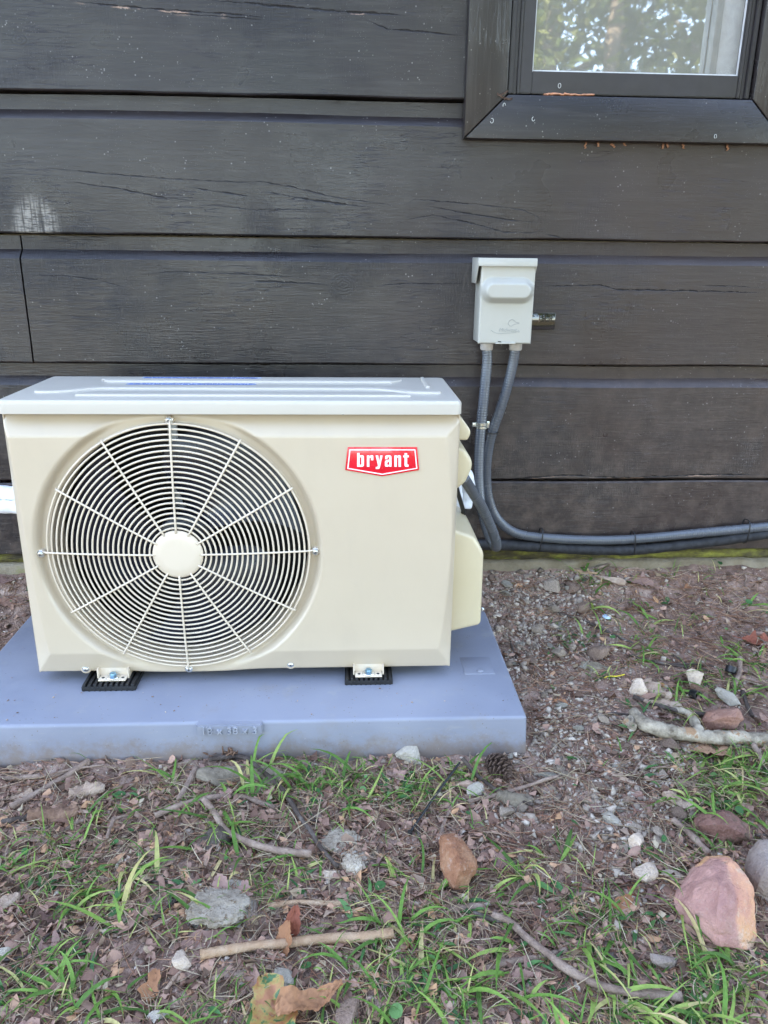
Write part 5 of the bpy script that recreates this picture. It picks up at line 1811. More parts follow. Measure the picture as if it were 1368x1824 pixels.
grit(1000, lambda u, v, x, y: .02 + .9 * bump_d(u, v, STONY), .010, .0240, 39, M['pebble'], 'stone_chips', 'angular grey stone chips strewn right of the base', 'stone chips')
plates(900, lambda u, v, x, y: FRONT(u, v) * .6 + .15, .004, .020, 57, M['straw'], 'wood_flakes', 'pale flakes of wood and dry stem among the litter', 'wood flakes', .3)
rods(1500, lambda u, v, x, y: .12 + .6 * FRONT(u, v), .012, .06, .0011, .25, .003, 59, M['chip'], 'twiglets', 'short dark bits of twig mixed into the litter', 'twig bits')
plates(3200, lambda u, v, x, y: FRONT(u, v) * .8 + .1, .005, .022, 53, M['chip'], 'bark_crumbs', 'dark crumbs of bark and wood strewn over the soil', 'bark crumbs', .6)

# grass: arching tapered blades in tufts
def blades(n, dens, lo, hi, w0, seed, name, label, mat='grass', tuft=5, spread=.012, rise=(.25, 1.1), segs=6):
    TX, TY, r = scatter(max(1, n // tuft), dens, seed)
    X = np.repeat(TX, tuft) + r.normal(size=len(TX) * tuft) * spread
    Y = np.repeat(TY, tuft) + r.normal(size=len(TX) * tuft) * spread
    pref = np.repeat(r.random(len(TX)) * 2 * np.pi, tuft)
    ok = ~((X > PAD[0] - .006) & (X < PAD[2] + .006) & (Y > PAD[1] - .006) & (Y < PAD[3] + .01))
    X, Y, pref = X[ok], Y[ok], pref[ok]
    m = len(X)
    L = r.uniform(lo, hi, m) * (.6 + .4 * r.random(m))
    a = pref + r.normal(size=m) * 1.1
    el = r.uniform(*rise, m)
    droop = r.uniform(.8, 2.1, m)
    tw = r.normal(size=m) * .5
    ww = w0 * r.uniform(.6, 1.35, m)
    t = np.linspace(0, 1, segs + 1)
    ang = el[:, None] - droop[:, None] * t ** 1.3
    dx = np.cos(ang) * L[:, None] / segs
    dz = np.sin(ang) * L[:, None] / segs
    sx = np.cumsum(np.c_[np.zeros(m), dx[:, :-1]], 1)
    sz = np.cumsum(np.c_[np.zeros(m), dz[:, :-1]], 1)
    side = (r.normal(size=m) * .25)[:, None] * sx ** 2 / L[:, None]
    wx = X[:, None] + sx * np.cos(a)[:, None] - side * np.sin(a)[:, None]
    wy = Y[:, None] + sx * np.sin(a)[:, None] + side * np.cos(a)[:, None]
    # blades that would run into the base bend along its face
    hit = (wx > PAD[0]) & (wx < PAD[2]) & (wy > PAD[1] - .003) & (wy < .2)
    wy = np.where(hit, PAD[1] - .004 - .002 * t, wy)
    gz = ground_h(wx, wy)
    wz = np.maximum(gz[:, :1] + sz, gz + .0015 + .003 * t)
    prof = np.clip(np.minimum(.55 + 3 * t, 1.0) * (1 - t ** 2.2), .03, 1)
    wd = ww[:, None] * prof * .5
    ph = a + np.pi / 2
    V = np.zeros((m, segs + 1, 3, 3))
    roll = tw[:, None] * (.3 + t)
    for k, s in enumerate((-1, 0, 1)):
        V[:, :, k, 0] = wx + s * wd * np.cos(ph)[:, None] * np.cos(roll)
        V[:, :, k, 1] = wy + s * wd * np.sin(ph)[:, None] * np.cos(roll)
        V[:, :, k, 2] = wz + s * wd * np.sin(roll) - (s == 0) * wd * .30
    Fq = [(i * 3 + k, i * 3 + k + 1, (i + 1) * 3 + k + 1, (i + 1) * 3 + k) for i in range(segs) for k in range(2)]
    return stuff(name, V.reshape(m, -1, 3), Fq, M[mat], label, 'grass')
gd = lambda u, v, x, y: bump_d(u, v, GRASSY)
blades(1700, lambda u, v, x, y: gd(u, v, x, y) ** 1.2 * .5, .035, .115, .0054, 61, 'grass', 'broad green grass blades growing in loose tufts through the litter')
blades(4600, lambda u, v, x, y: gd(u, v, x, y) * .5, .015, .055, .0021, 67, 'fine_grass', 'fine short green grass between the broad blades', 'grass', 7, .016, (.3, 1.3), 5)
blades(900, lambda u, v, x, y: (.02 + gd(u, v, x, y)) * .4, .02, .05, .0075, 71, 'leafy_grass', 'short wide-leaved green stems creeping among the grass', 'weed', 4, .010, (.2, .8), 5)
# round-leaved weeds
X, Y, r = scatter(420, lambda u, v, x, y: .012 + .10 * gd(u, v, x, y) + .12 * bump_d(u, v, [(1310, 1060, 60, 40, 1), (1040, 1045, 30, 15, 1), (1050, 1110, 30, 20, 1), (960, 1640, 40, 30, 1), (1130, 1150, 100, 60, .3)]), 73)
m = len(X)
k = 9
th = np.linspace(0, 2 * np.pi, k, endpoint=False)
sz = r.uniform(.003, .0090, m)
V = np.zeros((m, k + 1, 3))
V[:, :k, 0] = np.cos(th) * sz[:, None] * (1 - .22 * (np.abs(th - np.pi) < .2))
V[:, :k, 1] = np.sin(th) * sz[:, None] * r.uniform(.55, 1, m)[:, None]
V[:, :k, 2] = .25 * np.abs(np.sin(th)) * sz[:, None] + r.normal(size=(m, k)) * .05 * sz[:, None]
V = np.einsum('nij,nkj->nki', rand_rot(r, m, .4), V)
V += np.stack([X, Y, ground_h(X, Y) + .004 + r.random(m) * .010], -1)[:, None]
stuff('weeds', V, [(i, (i + 1) % k, k) for i in range(k)], M['weed'], 'tiny round-leaved green weeds among the grass and dirt', 'weeds')

# ------------------------------------------------------------------ dead leaves, each its own
def leaf_mesh(name, seed, mat, lobes=3, asp=.55, curl=.35, fold=.25, bend=.3):
    r = np.random.default_rng(seed)
    n, c = 16, 6
    V, Fc = [], []
    for i in range(n + 1):
        t = i / n
        env = math.sin(math.pi * (t * .94 + .03)) ** .75
        lob = 1 - (.42 * (abs(math.sin(math.pi * lobes * t + .6)) ** 1.6 if lobes else 0))
        for j in range(-c // 2, c // 2 + 1):
            s = j / (c / 2)
            wv = asp * .5 * env * lob * (1 + .10 * r.normal() * (abs(s) > .9))
            x = t - .5 + .06 * abs(s) * lob
            y = s * wv
            z = fold * abs(y) + curl * (y * y) * 2.2 - bend * (t - .5) ** 2 + .018 * r.normal()
            V.append((x, y, z))
    m = c + 1
    for i in range(n):
        for j in range(c):
            a = i * m + j
            Fc.append((a, a + 1, a + m + 1, a + m))
    # stalk
    st_ = tube_arrays([(-.5, 0, -bend * .25), (-.62, .01, -bend * .3), (-.74, .04, -bend * .34)], [.012, .010, .012], 5)
    o = len(V)
    V += st_[0].tolist()
    Fc += [tuple(q + o for q in f) for f in st_[1]]
    return mesh(name, V, Fc, mat)
LP = {k: [leaf_mesh('dead_leaf', 500 + i * 3 + len(k), M[k], [0, 3, 4, 2, 0, 3][i], [.42, .75, .8, .6, .55, .9][i], [.5, .2, -.4, .6, -.2, .3][i], [.3, .15, .35, .1, .4, .2][i], [.3, .1, -.3, .4, .2, -.15][i]) for i in range(6)]
      for k in ('leaf_brown', 'leaf_mauve', 'leaf_orange', 'leaf_red')}
def lay_leaf(x, y, size, kind, idx, rz, tx, ty, label, group=None, lift=.12):
    o = link('dead_leaf', LP[kind][idx], rot=(tx, ty, rz), scale=(size, size, size))
    R = o.rotation_euler.to_matrix()
    zm = np.array([(R @ v.co)[:] for v in LP[kind][idx].vertices]) * size
    g = ground_h(zm[:, 0] + x, zm[:, 1] + y)
    o.location = (x, y, float(np.percentile(g - zm[:, 2], 72)) + .0005)
    return tag(o, label, 'dead leaf', group)
def leaf_px(u, v, wpx, kind, idx, rz, tx, ty, label):
    p = ground_at(u, v)
    return lay_leaf(p[0], p[1], wpx * ((p - CAM) @ FW) / FPX, kind, idx, rz, tx, ty, label)
leaf_px(1137, 1036, 52, 'leaf_mauve', 1, -.3, .25, .1, 'pinkish brown leaf lying flat near the foot of the wall')
leaf_px(1226, 1048, 26, 'leaf_orange', 0, .6, .3, .2, 'small orange-brown leaf near the foot of the wall')
leaf_px(1000, 1254, 34, 'leaf_orange', 0, -.7, .3, .2, 'small orange leaf alone on the bare dirt right of the base')
leaf_px(1352, 1146, 60, 'leaf_red', 1, -.4, .2, .1, 'dark red-brown leaf at the right edge under the wall')
leaf_px(1364, 1172, 40, 'leaf_brown', 2, .4, .2, .1, 'brown curled leaf at the right edge below the red-brown leaf')
leaf_px(1265, 1345, 92, 'leaf_brown', 4, -.22, -.2, .05, 'long brown leaf lying under the pale lichened branch')
leaf_px(519, 1668, 70, 'leaf_red', 0, 1.1, .5, -1.05, 'red-brown leaf standing upright against the tan stick')
leaf_px(508, 1690, 64, 'leaf_orange', 4, 1.35, -.5, -.9, 'narrow orange-brown leaf standing folded against the tan stick')
leaf_px(268, 1772, 66, 'leaf_orange', 3, 1.35, .15, -.5, 'orange-brown leaf at the bottom left of the grass')
leaf_px(361, 1688, 110, 'leaf_mauve', 4, .12, .1, .0, 'long mauve-brown leaf lying above the left end of the tan stick')
leaf_px(418, 1690, 46, 'leaf_mauve', 2, .4, .2, 0, 'ragged mauve leaf lying across the tan stick')
leaf_px(92, 1700, 80, 'leaf_brown', 5, .5, .1, 0, 'wide brown leaf flat on the soil low at the left')
leaf_px(155, 1665, 54, 'leaf_brown', 1, -.5, .3, 0, 'dark brown leaf among the grass tufts at the left')
leaf_px(413, 1437, 48, 'leaf_mauve', 5, .2, .3, .1, 'crumpled mauve leaf between the branching twigs')
leaf_px(940, 1748, 82, 'leaf_mauve', 5, .3, .05, 0, 'wide flat mauve-grey leaf left of the long twig')
leaf_px(1175, 1597, 66, 'leaf_brown', 2, .3, .2, .1, 'dark curled leaf at the left foot of the large pinkish stone')
leaf_px(1105, 1618, 58, 'leaf_orange', 0, .5, .3, -.3, 'thin curved pale brown leaf left of the large pinkish stone')
leaf_px(1128, 1590, 32, 'leaf_red', 1, .7, .3, .1, 'small red-brown leaf below the row of pebbles')
leaf_px(560, 1348, 44, 'leaf_mauve', 2, .3, .3, .1, 'mauve leaf under the front face of the base left of the white stone')
leaf_px(680, 1362, 42, 'leaf_mauve', 0, .7, .3, .1, 'mauve leaf touching the base just left of the white stone')
leaf_px(795, 1374, 48, 'leaf_mauve', 1, 1.0, .3, .2, 'mauve leaf at the upper end of the black cable tie')
leaf_px(700, 1722, 54, 'leaf_mauve', 2, .3, .2, .1, 'crumpled mauve leaf in the grass right of the tan stick')
leaf_px(1050, 1540, 40, 'leaf_mauve', 3, .3, .2, .1, 'mauve-grey leaf left of the flat grey stone')
leaf_px(375, 1752, 50, 'leaf_mauve', 1, 1.3, .2, .1, 'mauve leaf between the orange leaf and the pale stone')
leaf_px(870, 1382, 46, 'leaf_mauve', 3, .9, .3, .1, 'mauve leaf between the cable tie and the pine cone')
leaf_px(245, 1375, 40, 'leaf_mauve', 1, .2, .3, .1, 'mauve leaf on the soil under the front face of the base')
leaf_px(20, 1075, 50, 'leaf_brown', 2, .4, .3, .1, 'dark brown leaf on the dirt left of the cream unit')
leaf_px(10, 1040, 40, 'leaf_brown', 5, 1.4, .2, .1, 'brown leaf at the left edge under the white pipes')
X, Y, r = scatter(150, lambda u, v, x, y: FRONT(u, v) * .4 + .04, 79)
for x, y in zip(X, Y):
    kd = ['leaf_brown', 'leaf_mauve', 'leaf_brown'][int(r.integers(3))]
    lab = {'leaf_brown': 'small dark brown dead leaf lying in the ground litter', 'leaf_mauve': 'small mauve-brown dead leaf lying in the ground litter'}[kd]
    lay_leaf(x, y, float(r.uniform(.018, .042)), kd, int(r.integers(6)), float(r.random() * 6.28), float(r.normal() * .25), float(r.normal() * .25), lab, 'dead leaves strewn in the litter')
# the big turning leaf: a yellow-green lobe and a long curled brown lobe
p = ground_at(490, 1800)
tl = root('turning_leaf', tuple(p))
tag(tl, 'large yellow leaf with green patches and a curled brown lobe at the bottom', 'dead leaf')
def lobe(name, pts_mid, widths, mat, z, curl, seed):
    r = np.random.default_rng(seed)
    n, c = len(pts_mid), 8
    Cc, _ = spline([(a, b, 0) for a, b in pts_mid], .0035)
    wv = np.interp(np.linspace(0, 1, len(Cc)), np.linspace(0, 1, len(widths)), widths)
    T = np.gradient(Cc, axis=0)
    T /= np.linalg.norm(T, axis=1)[:, None]
    V, Fc = [], []
    for i in range(len(Cc)):
        nrm = np.array([-T[i][1], T[i][0], 0])
        for j in range(c + 1):
            s = j / c * 2 - 1
            ww = wv[i] * (1 + .10 * math.sin(i * 1.3 + seed) * (abs(s) > .7))
            q = Cc[i] + nrm * s * ww
            V.append((q[0], q[1], float(ground_h(q[0], q[1], False)) + z + curl * s * s * ww + .0018 * r.normal() + .006 * math.sin(i * .35)))
    for i in range(len(Cc) - 1):
        for j in range(c):
            a = i * (c + 1) + j
            Fc.append((a, a + 1, a + c + 2, a + c + 1))
    link(name, mesh(name, V, Fc, M[mat]), tl)
def gp(u, v):
    q = on_z(u, v, -.082)
    return (q[0], q[1])
lobe('leaf_blade', [gp(466, 1742), gp(478, 1765), gp(482, 1790), gp(490, 1815), gp(510, 1850)], [.004, .017, .020, .026, .022, .012], 'leaf_turning', .016, .25, 1)
lobe('leaf_blade', [gp(492, 1808), gp(520, 1798), gp(555, 1786), gp(585, 1774), gp(610, 1762)], [.008, .018, .013, .013, .008, .002], 'leaf_orange', .020, .5, 4)

# ------------------------------------------------------------------ twigs, sticks, bark
def twig(px, r0, r1, mat, label, name='twig', group=None, lift=.003, forks=(), seed=0, step=.004, knob=.25, seg=8):
    P = []
    for q in px:
        g = ground_at(q[0], q[1])
        if len(q) > 2:
            d = view_ray(q[0], q[1])
            g = CAM + d * (g[2] + q[2] - CAM[2]) / d[2]
        P.append((g[0], g[1], g[2] + (q[2] * 0 if len(q) > 2 else lift)))
    C, s = spline(P, step)
    n = len(C)
    t = np.linspace(0, 1, n)
    r = r0 + (r1 - r0) * t
    r = r * (1 + knob * .5 * vnoise(s * 55 + seed, s * 0 + seed) + knob * .4 * vnoise(s * 160 + seed, s * 0 + 2))
    C = C + .0016 * np.stack([vnoise(s * 30, s * 0 + seed), vnoise(s * 30, s * 0 + seed + 9), .6 * vnoise(s * 30, s * 0 + seed + 20)], -1)
    C[:, 2] = np.maximum(C[:, 2], ground_h(C[:, 0], C[:, 1]) + r * .55)
    o = link(name, tube_mesh(name, C, r, M[mat], seg))
    for f in forks:
        i = int(f[0] * (n - 1))
        q = ground_at(f[1], f[2])
        e_ = np.array([q[0], q[1], q[2] + .004])
        B, sb = spline([tuple(C[i]), tuple((C[i] + e_) / 2 + np.array([0, 0, .003])), tuple(e_)], step)
        B[:, 2] = np.maximum(B[:, 2], ground_h(B[:, 0], B[:, 1]) + r[i] * .3)
        link('side_twig', tube_mesh('side_twig', B, np.linspace(r[i] * .7, r[i] * .35, len(B)), M[mat], 7), o)
    return tag(o, label, 'twig' if name == 'twig' else name.replace('_', ' '), group)
twig([(365, 1432), (383, 1460), (405, 1490), (440, 1510), (500, 1526), (556, 1531)], .0044, .0052, 'twig', 'grey twig arching from the bark plate down to the mortar lump', lift=.010, seed=1)
twig([(350, 1372), (335, 1400), (318, 1428)], .0052, .0046, 'twig', 'short thick twig standing off the left end of the bark plate', lift=.006, seed=2)
twig([(275, 1462), (330, 1438), (390, 1425), (440, 1428), (490, 1445)], .0042, .0040, 'twig', 'grey twig running from the arching twig towards the left', lift=.007, seed=3)
twig([(372, 1362), (430, 1358), (470, 1385), (505, 1420), (535, 1465), (565, 1510), (603, 1556)], .0040, .0030, 'twig_dark', 'long dark twig crossing the bark plate down to the flat grey stone', lift=.011, seed=4)
twig([(-30, 1392), (40, 1390), (100, 1383), (160, 1362)], .0048, .0036, 'twig', 'twig lying along the base at the left edge', seed=5, forks=[(.55, 185, 1366)])
twig([(20, 1445), (70, 1415), (110, 1392), (160, 1360)], .0060, .0045, 'twig', 'thicker slanting twig near the pale wood chip at the left', lift=.006, seed=6)
twig([(-20, 1468), (30, 1462), (60, 1455)], .0050, .0040, 'twig_dark', 'dark twig end at the left edge below the pale wood chip', seed=7)
twig([(205, 1468), (198, 1485), (192, 1504)], .0036, .0026, 'twig', 'short upright twig below the mauve litter at the left', lift=.010, seed=8, forks=[(.1, 230, 1458)])
twig([(95, 1495), (130, 1475), (162, 1460)], .0032, .0026, 'twig', 'thin straight twig right of the brown bark with orange end', seed=9)
twig([(360, 1708), (420, 1698), (490, 1690), (560, 1683), (640, 1678), (700, 1672)], .0058, .0062, 'stick_tan', 'long bare tan stick lying across the lower middle', 'stick', lift=.008, seed=10, step=.006, knob=.15)
twig([(875, 1640), (905, 1652), (935, 1680), (975, 1712), (1000, 1735), (1050, 1764), (1110, 1780), (1212, 1790)], .0042, .0056, 'twig', 'long grey twig bending across the grass at the lower right', lift=.012, seed=11)
twig([(840, 1634), (870, 1642), (905, 1645)], .0036, .0034, 'twig_dark', 'short dark twig at the upper end of the long bending twig', lift=.006, seed=12)
twig([(862, 1728), (920, 1714), (965, 1706), (1010, 1695)], .0040, .0036, 'twig', 'straight twig under the bend of the long grey twig', seed=13)
twig([(796, 1627), (830, 1622), (860, 1620)], .0044, .0050, 'twig', 'short stub of twig right below the upright orange-brown stone', seed=14)
twig([(822, 1350, .02), (850, 1388), (890, 1418), (950, 1442)], .0032, .0026, 'twig_dark', 'dark thin twig from the foot of the base past the tan stones', lift=.008, seed=15)
twig([(835, 1432), (870, 1424), (920, 1412), (995, 1388)], .0036, .0028, 'twig', 'thin grey twig lying right of the round tan stones', lift=.005, seed=16)
twig([(790, 1500), (785, 1485), (800, 1450), (812, 1425)], .0034, .0026, 'twig', 'thin upright-lying twig left of the orange-brown stone', seed=17)
twig([(478, 1616), (540, 1612), (622, 1616)], .0034, .0040, 'stick_tan', 'thin pale straight stick above the long tan stick', 'stick', seed=18, knob=.1)
twig([(860, 1608), (940, 1612), (1040, 1596)], .0022, .0022, 'wood_pale', 'thin pale straw-like stick right of the orange-brown stone', 'stick', seed=19, knob=.1)
twig([(735, 1452), (742, 1475), (750, 1500)], .0030, .0026, 'twig_dark', 'dark twig beside the lower end of the black cable tie', seed=20)
twig([(275, 1642), (300, 1622), (320, 1600)], .0040, .0034, 'twig_dark', 'dark short twig left of the flat mortar lump', seed=21)
twig([(560, 1790), (575, 1805), (590, 1840)], .0036, .0030, 'twig_dark', 'dark twig below the curled brown lobe at the bottom', seed=22)
twig([(1196, 1470), (1225, 1495), (1262, 1530)], .0046, .0050, 'twig', 'grey twig leaning on the large pinkish stone from behind', lift=.010, seed=23)
twig([(1345, 1490), (1400, 1492)], .0028, .0026, 'twig_dark', 'dark twig end at the right edge above the grey-tan stone', seed=24)
twig([(995, 1095), (1040, 1108), (1085, 1130), (1125, 1148)], .0034, .0026, 'twig_dark', 'dark twig on the needles left of the pale blue disc', seed=25)
twig([(1120, 1170), (1180, 1185), (1235, 1192)], .0030, .0028, 'twig_dark', 'thin dark twig pointing right to the black cap', seed=26, forks=[(.6, 1270, 1190)])
twig([(1128, 1248), (1180, 1266), (1230, 1278), (1262, 1280)], .0042, .0034, 'twig_dark', 'dark slender branch lying just above the pale lichened branch', lift=.008, seed=27)
twig([(1316, 1180), (1316, 1205), (1306, 1228)], .0048, .0044, 'twig', 'stubby grey twig near the right edge beside the black cap', lift=.010, seed=28)
twig([(1322, 1238), (1330, 1262), (1340, 1282)], .0044, .0036, 'twig_dark', 'stubby dark twig right of the whitish flat stone', lift=.006, seed=29)
twig([(1340, 1335), (1352, 1355), (1358, 1368)], .0044, .0040, 'twig', 'grey twig end below the pale lichened branch at the right', lift=.010, seed=30)
twig([(1060, 1018), (1095, 1005), (1130, 992)], .0040, .0030, 'twig', 'grey twig slanting up against the mossy sill', lift=.006, seed=31)
twig([(1195, 1168), (1230, 1190), (1270, 1198)], .0026, .0022, 'twig_dark', 'thin dark twig in the grass left of the stubby grey twig', seed=32)
twig([(910, 1145), (918, 1170), (925, 1185)], .0022, .0020, 'twig_dark', 'thin dark twig on the dirt beside the right edge of the base', seed=33)
twig([(150, 1790), (170, 1750), (165, 1700)], .0026, .0022, 'twig', 'thin twig lying upright low at the left', seed=34)
twig([(295, 1770), (320, 1735), (345, 1705)], .0026, .0022, 'wood_pale', 'thin pale stem right of the orange-brown leaf', 'stick', seed=35, knob=.1)
twig([(700, 1420), (705, 1440), (718, 1470)], .0022, .0020, 'stick_tan', 'thin reddish stem left of the black cable tie', 'stick', seed=36, knob=.1)
X, Y, r = scatter(46, lambda u, v, x, y: FRONT(u, v) * .4 + .12, 83)
for i, (x, y) in enumerate(zip(X, Y)):
    a, L = r.random() * 6.28, r.uniform(.025, .075)
    P = [(x + L * (t - .5) * math.cos(a) + .006 * r.normal(), y + L * (t - .5) * math.sin(a) + .006 * r.normal()) for t in (0, .33, .66, 1)]
    if any(PAD[0] - .01 < a_ < PAD[2] + .01 and PAD[1] - .01 < b_ < PAD[3] + .01 for a_, b_ in P) or any(b_ > .39 for a_, b_ in P):
        continue
    C, s = spline([(a_, b_, float(ground_h(a_, b_)) + .004) for a_, b_ in P], .004)
    rad = r.uniform(.0010, .0022) * (1 + .3 * vnoise(s * 90, s * 0 + i))
    C[:, 2] = np.maximum(C[:, 2], ground_h(C[:, 0], C[:, 1]) + .001)
    o = link('twig', tube_mesh('twig', C, rad, M['twig_dark' if i % 2 else 'twig'], 6))
    tag(o, 'tiny broken twig lying in the ground litter', 'twig', 'tiny twigs in the litter')

# pale lichened branch with a knobbly broken end
def branch():
    pts = [(1128, 1268, .010), (1150, 1290, .012), (1195, 1304, .014), (1240, 1311, .014), (1300, 1314, .014), (1370, 1316, .013), (1480, 1312, .013)]
    P = []
    for (u, v, h) in pts:
        g = ground_at(u, v)
        d = view_ray(u, v)
        P.append(tuple(CAM + d * (g[2] + h - CAM[2]) / d[2]))
    C, s = spline(P, .0035)
    n, seg_ = len(C), 20
    t = np.linspace(0, 1, n)
    R = np.interp(t, [0, .08, .2, .4, 1], [.0085, .0110, .0120, .0112, .0105])
    V, Fc = tube_arrays(C, R, seg_)
    ids = np.arange(len(V))
    ctr = C[ids // seg_]
    dirv = V - ctr
    k = 1 + .24 * fbm(V[:, 0], V[:, 1], 48, 3, V[:, 2] * 48 + 8) + .16 * np.abs(fbm(V[:, 0], V[:, 1], 170, 2, V[:, 2] * 170 + 2))
    V = ctr + dirv * k[:, None]
    o = link('fallen_branch', mesh('fallen_branch', V, Fc, M['birch']))
    tag(o, 'pale lichen-covered fallen branch reaching in from the right edge', 'branch')
    q = ground_at(1220, 1283)
    B, sb = spline([tuple(C[int(n * .38)]), (q[0] + .006, q[1] - .004, q[2] + .014), (q[0] - .012, q[1] + .018, q[2] + .012)], .003)
    link('side_branch', tube_mesh('side_branch', B, np.linspace(.011, .0045, len(B)) * (1 + .2 * vnoise(sb * 120, sb * 0)), M['birch'], 14), o)
branch()
def slab_piece(u, v, L, Wd, Th, rot, mat, label, seed, name='bark_piece', cat='bark', curve=.15, nx=26, ny=8, rag=.25):
    """irregular plate with thickness, bent along and across"""
    r = np.random.default_rng(seed)
    p = ground_at(u, v)
    V, Fc = [], []
    for side in (1, -1):
        for i in range(nx + 1):
            t = i / nx - .5
            wl = .5 * (1 - abs(2 * t) ** 3.0 * .7) * (1 + rag * float(fbm(t * 4, seed * 1.7, 1.5, 3)))
            wr_ = .5 * (1 - abs(2 * t) ** 3.5 * .6) * (1 + rag * float(fbm(t * 4, seed * 3.1 + 9, 1.5, 3)))
            for j in range(ny + 1):
                s = j / ny
                y = (-wl + (wl + wr_) * s) * Wd
                th = Th * (.5 + .25 * float(fbm(t * 5, s * 2 + seed, 1.5, 2))) * (0.35 if j in (0, ny) or i in (0, nx) else 1)
                z = curve * Wd * (.5 - 2 * (s - .5) ** 2) + .05 * L * float(vnoise(t * 3 + seed, s)) + side * th + .10 * Th * float(fbm(t * 9, s * 5, 2, 2, side + 5))
                V.append((t * L, y, z))
    m, off = ny + 1, (nx + 1) * (ny + 1)
    for i in range(nx):
        for j in range(ny):
            a = i * m + j
            Fc.append((a, a + m, a + m + 1, a + 1))
            Fc.append((off + a, off + a + 1, off + a + m + 1, off + a + m))
    rim = [i * m for i in range(nx)] + [nx * m + j for j in range(ny)] + [i * m + ny for i in range(nx, 0, -1)] + [j for j in range(ny, 0, -1)]
    for a, b in zip(rim, rim[1:] + rim[:1]):
        Fc.append((a, b, off + b, off + a))
    me = mesh(name, V, Fc, M[mat])
    smooth_by_angle(me, 50)
    o = link(name, me, rot=rot)
    R = o.rotation_euler.to_matrix()
    A = np.array([(R @ q.co)[:] for q in me.vertices])
    g = ground_h(A[:, 0] + p[0], A[:, 1] + p[1])
    o.location = (p[0], p[1], float(np.percentile(g - A[:, 2], 80)))
    return tag(o, label, cat)
slab_piece(432, 1387, .148, .040, .0075, (.38, .02, -.10), 'bark', 'long flat grey bark plate lying in front of the base', 3, curve=.1)
slab_piece(96, 1456, .074, .030, .016, (.2, -.06, .10), 'bark_brown', 'thick brown bark piece with an orange broken end at the left', 5, curve=.3)
slab_piece(156, 1414, .054, .024, .014, (.2, -.12, .12), 'wood_pale', 'light tan wood block left of the bark plate', 8, 'wood_piece', 'wood')
slab_piece(38, 1423, .036, .014, .008, (.1, -.15, .55), 'wood_pale', 'small cream-coloured wood chip at the left', 12, 'wood_chip', 'wood')
slab_piece(8, 1610, .040, .016, .008, (.1, -.1, .55), 'wood_pale', 'pale wood chip cut by the left edge', 14, 'wood_chip', 'wood')
slab_piece(1075, 1034, .098, .011, .005, (.1, .0, -.62), 'wood_pale', 'long pale wood splinter near the foot of the wall', 16, 'wood_splinter', 'wood', rag=.5)
slab_piece(1040, 1022, .060, .008, .004, (.1, .0, -.35), 'stick_tan', 'thin tan wood splinter left of the long pale splinter', 18, 'wood_splinter', 'wood', rag=.5)
slab_piece(1166, 1232, .066, .030, .009, (.25, .1, -.85), 'wood_pale', 'ragged strip of pale torn bark right of the grey angular stone', 21, 'torn_bark', 'bark', rag=.6)
slab_piece(1180, 1258, .070, .018, .008, (.2, .1, -.2), 'wood_pale', 'pale torn bark strip lying lower beside the dark branch', 24, 'torn_bark', 'bark', rag=.6)
slab_piece(1108, 1390, .040, .016, .006, (.2, .1, -.65), 'wood_pale', 'small pale bark chip on bare dirt above the pale oblong stone', 27, 'torn_bark', 'bark', rag=.6)
slab_piece(1208, 1430, .050, .018, .007, (.2, .1, -.8), 'wood_pale', 'pale torn bark strip at the edge of the right-hand grass', 30, 'torn_bark', 'bark', rag=.6)
slab_piece(1125, 1290, .036, .028, .012, (.3, .2, .7), 'birch', 'broken lichened bark lump at the left end of the pale branch', 33, 'torn_bark', 'bark', rag=.5)
slab_piece(1252, 1236, .052, .022, .008, (.3, .3, -.5), 'bark_brown', 'dark bark piece between the wedge-shaped stone and whitish stone', 35, curve=.4)
slab_piece(915, 1428, .056, .030, .010, (.3, .1, -.35), 'bark', 'curled grey bark right of the round tan stones', 36, curve=.5)
slab_piece(1062, 1192, .060, .022, .007, (.2, .1, -.2), 'bark', 'flat grey wood flake on bare dirt above the yellow wire', 38, curve=.2)

# clump of brown fibres against the base
p = ground_at(405, 1352)
cl = root('fibre_clump', tuple(p))
tag(cl, 'reddish brown clump of wood fibre against the base under the size plate', 'wood fibre')
r = np.random.default_rng(91)
for k in range(26):
    a, el, L = r.random() * 6.28, r.uniform(.2, 1.4), r.uniform(.010, .030)
    b = np.array([p[0] + r.normal() * .009, p[1] + r.normal() * .005, p[2] + .002])
    e_ = b + L * np.array([math.cos(a) * math.cos(el), .4 * math.sin(a) * math.cos(el), math.sin(el)])
    e_[1] = min(e_[1], PAD[1] - .006)
    C, s = spline([tuple(b), tuple((b + e_) / 2 + r.normal(size=3) * .003), tuple(e_)], .004)
    link('fibre', tube_mesh('fibre', C, np.linspace(.0028, .0008, len(C)) * r.uniform(.6, 1.5), M['bark_brown'], 5), cl)
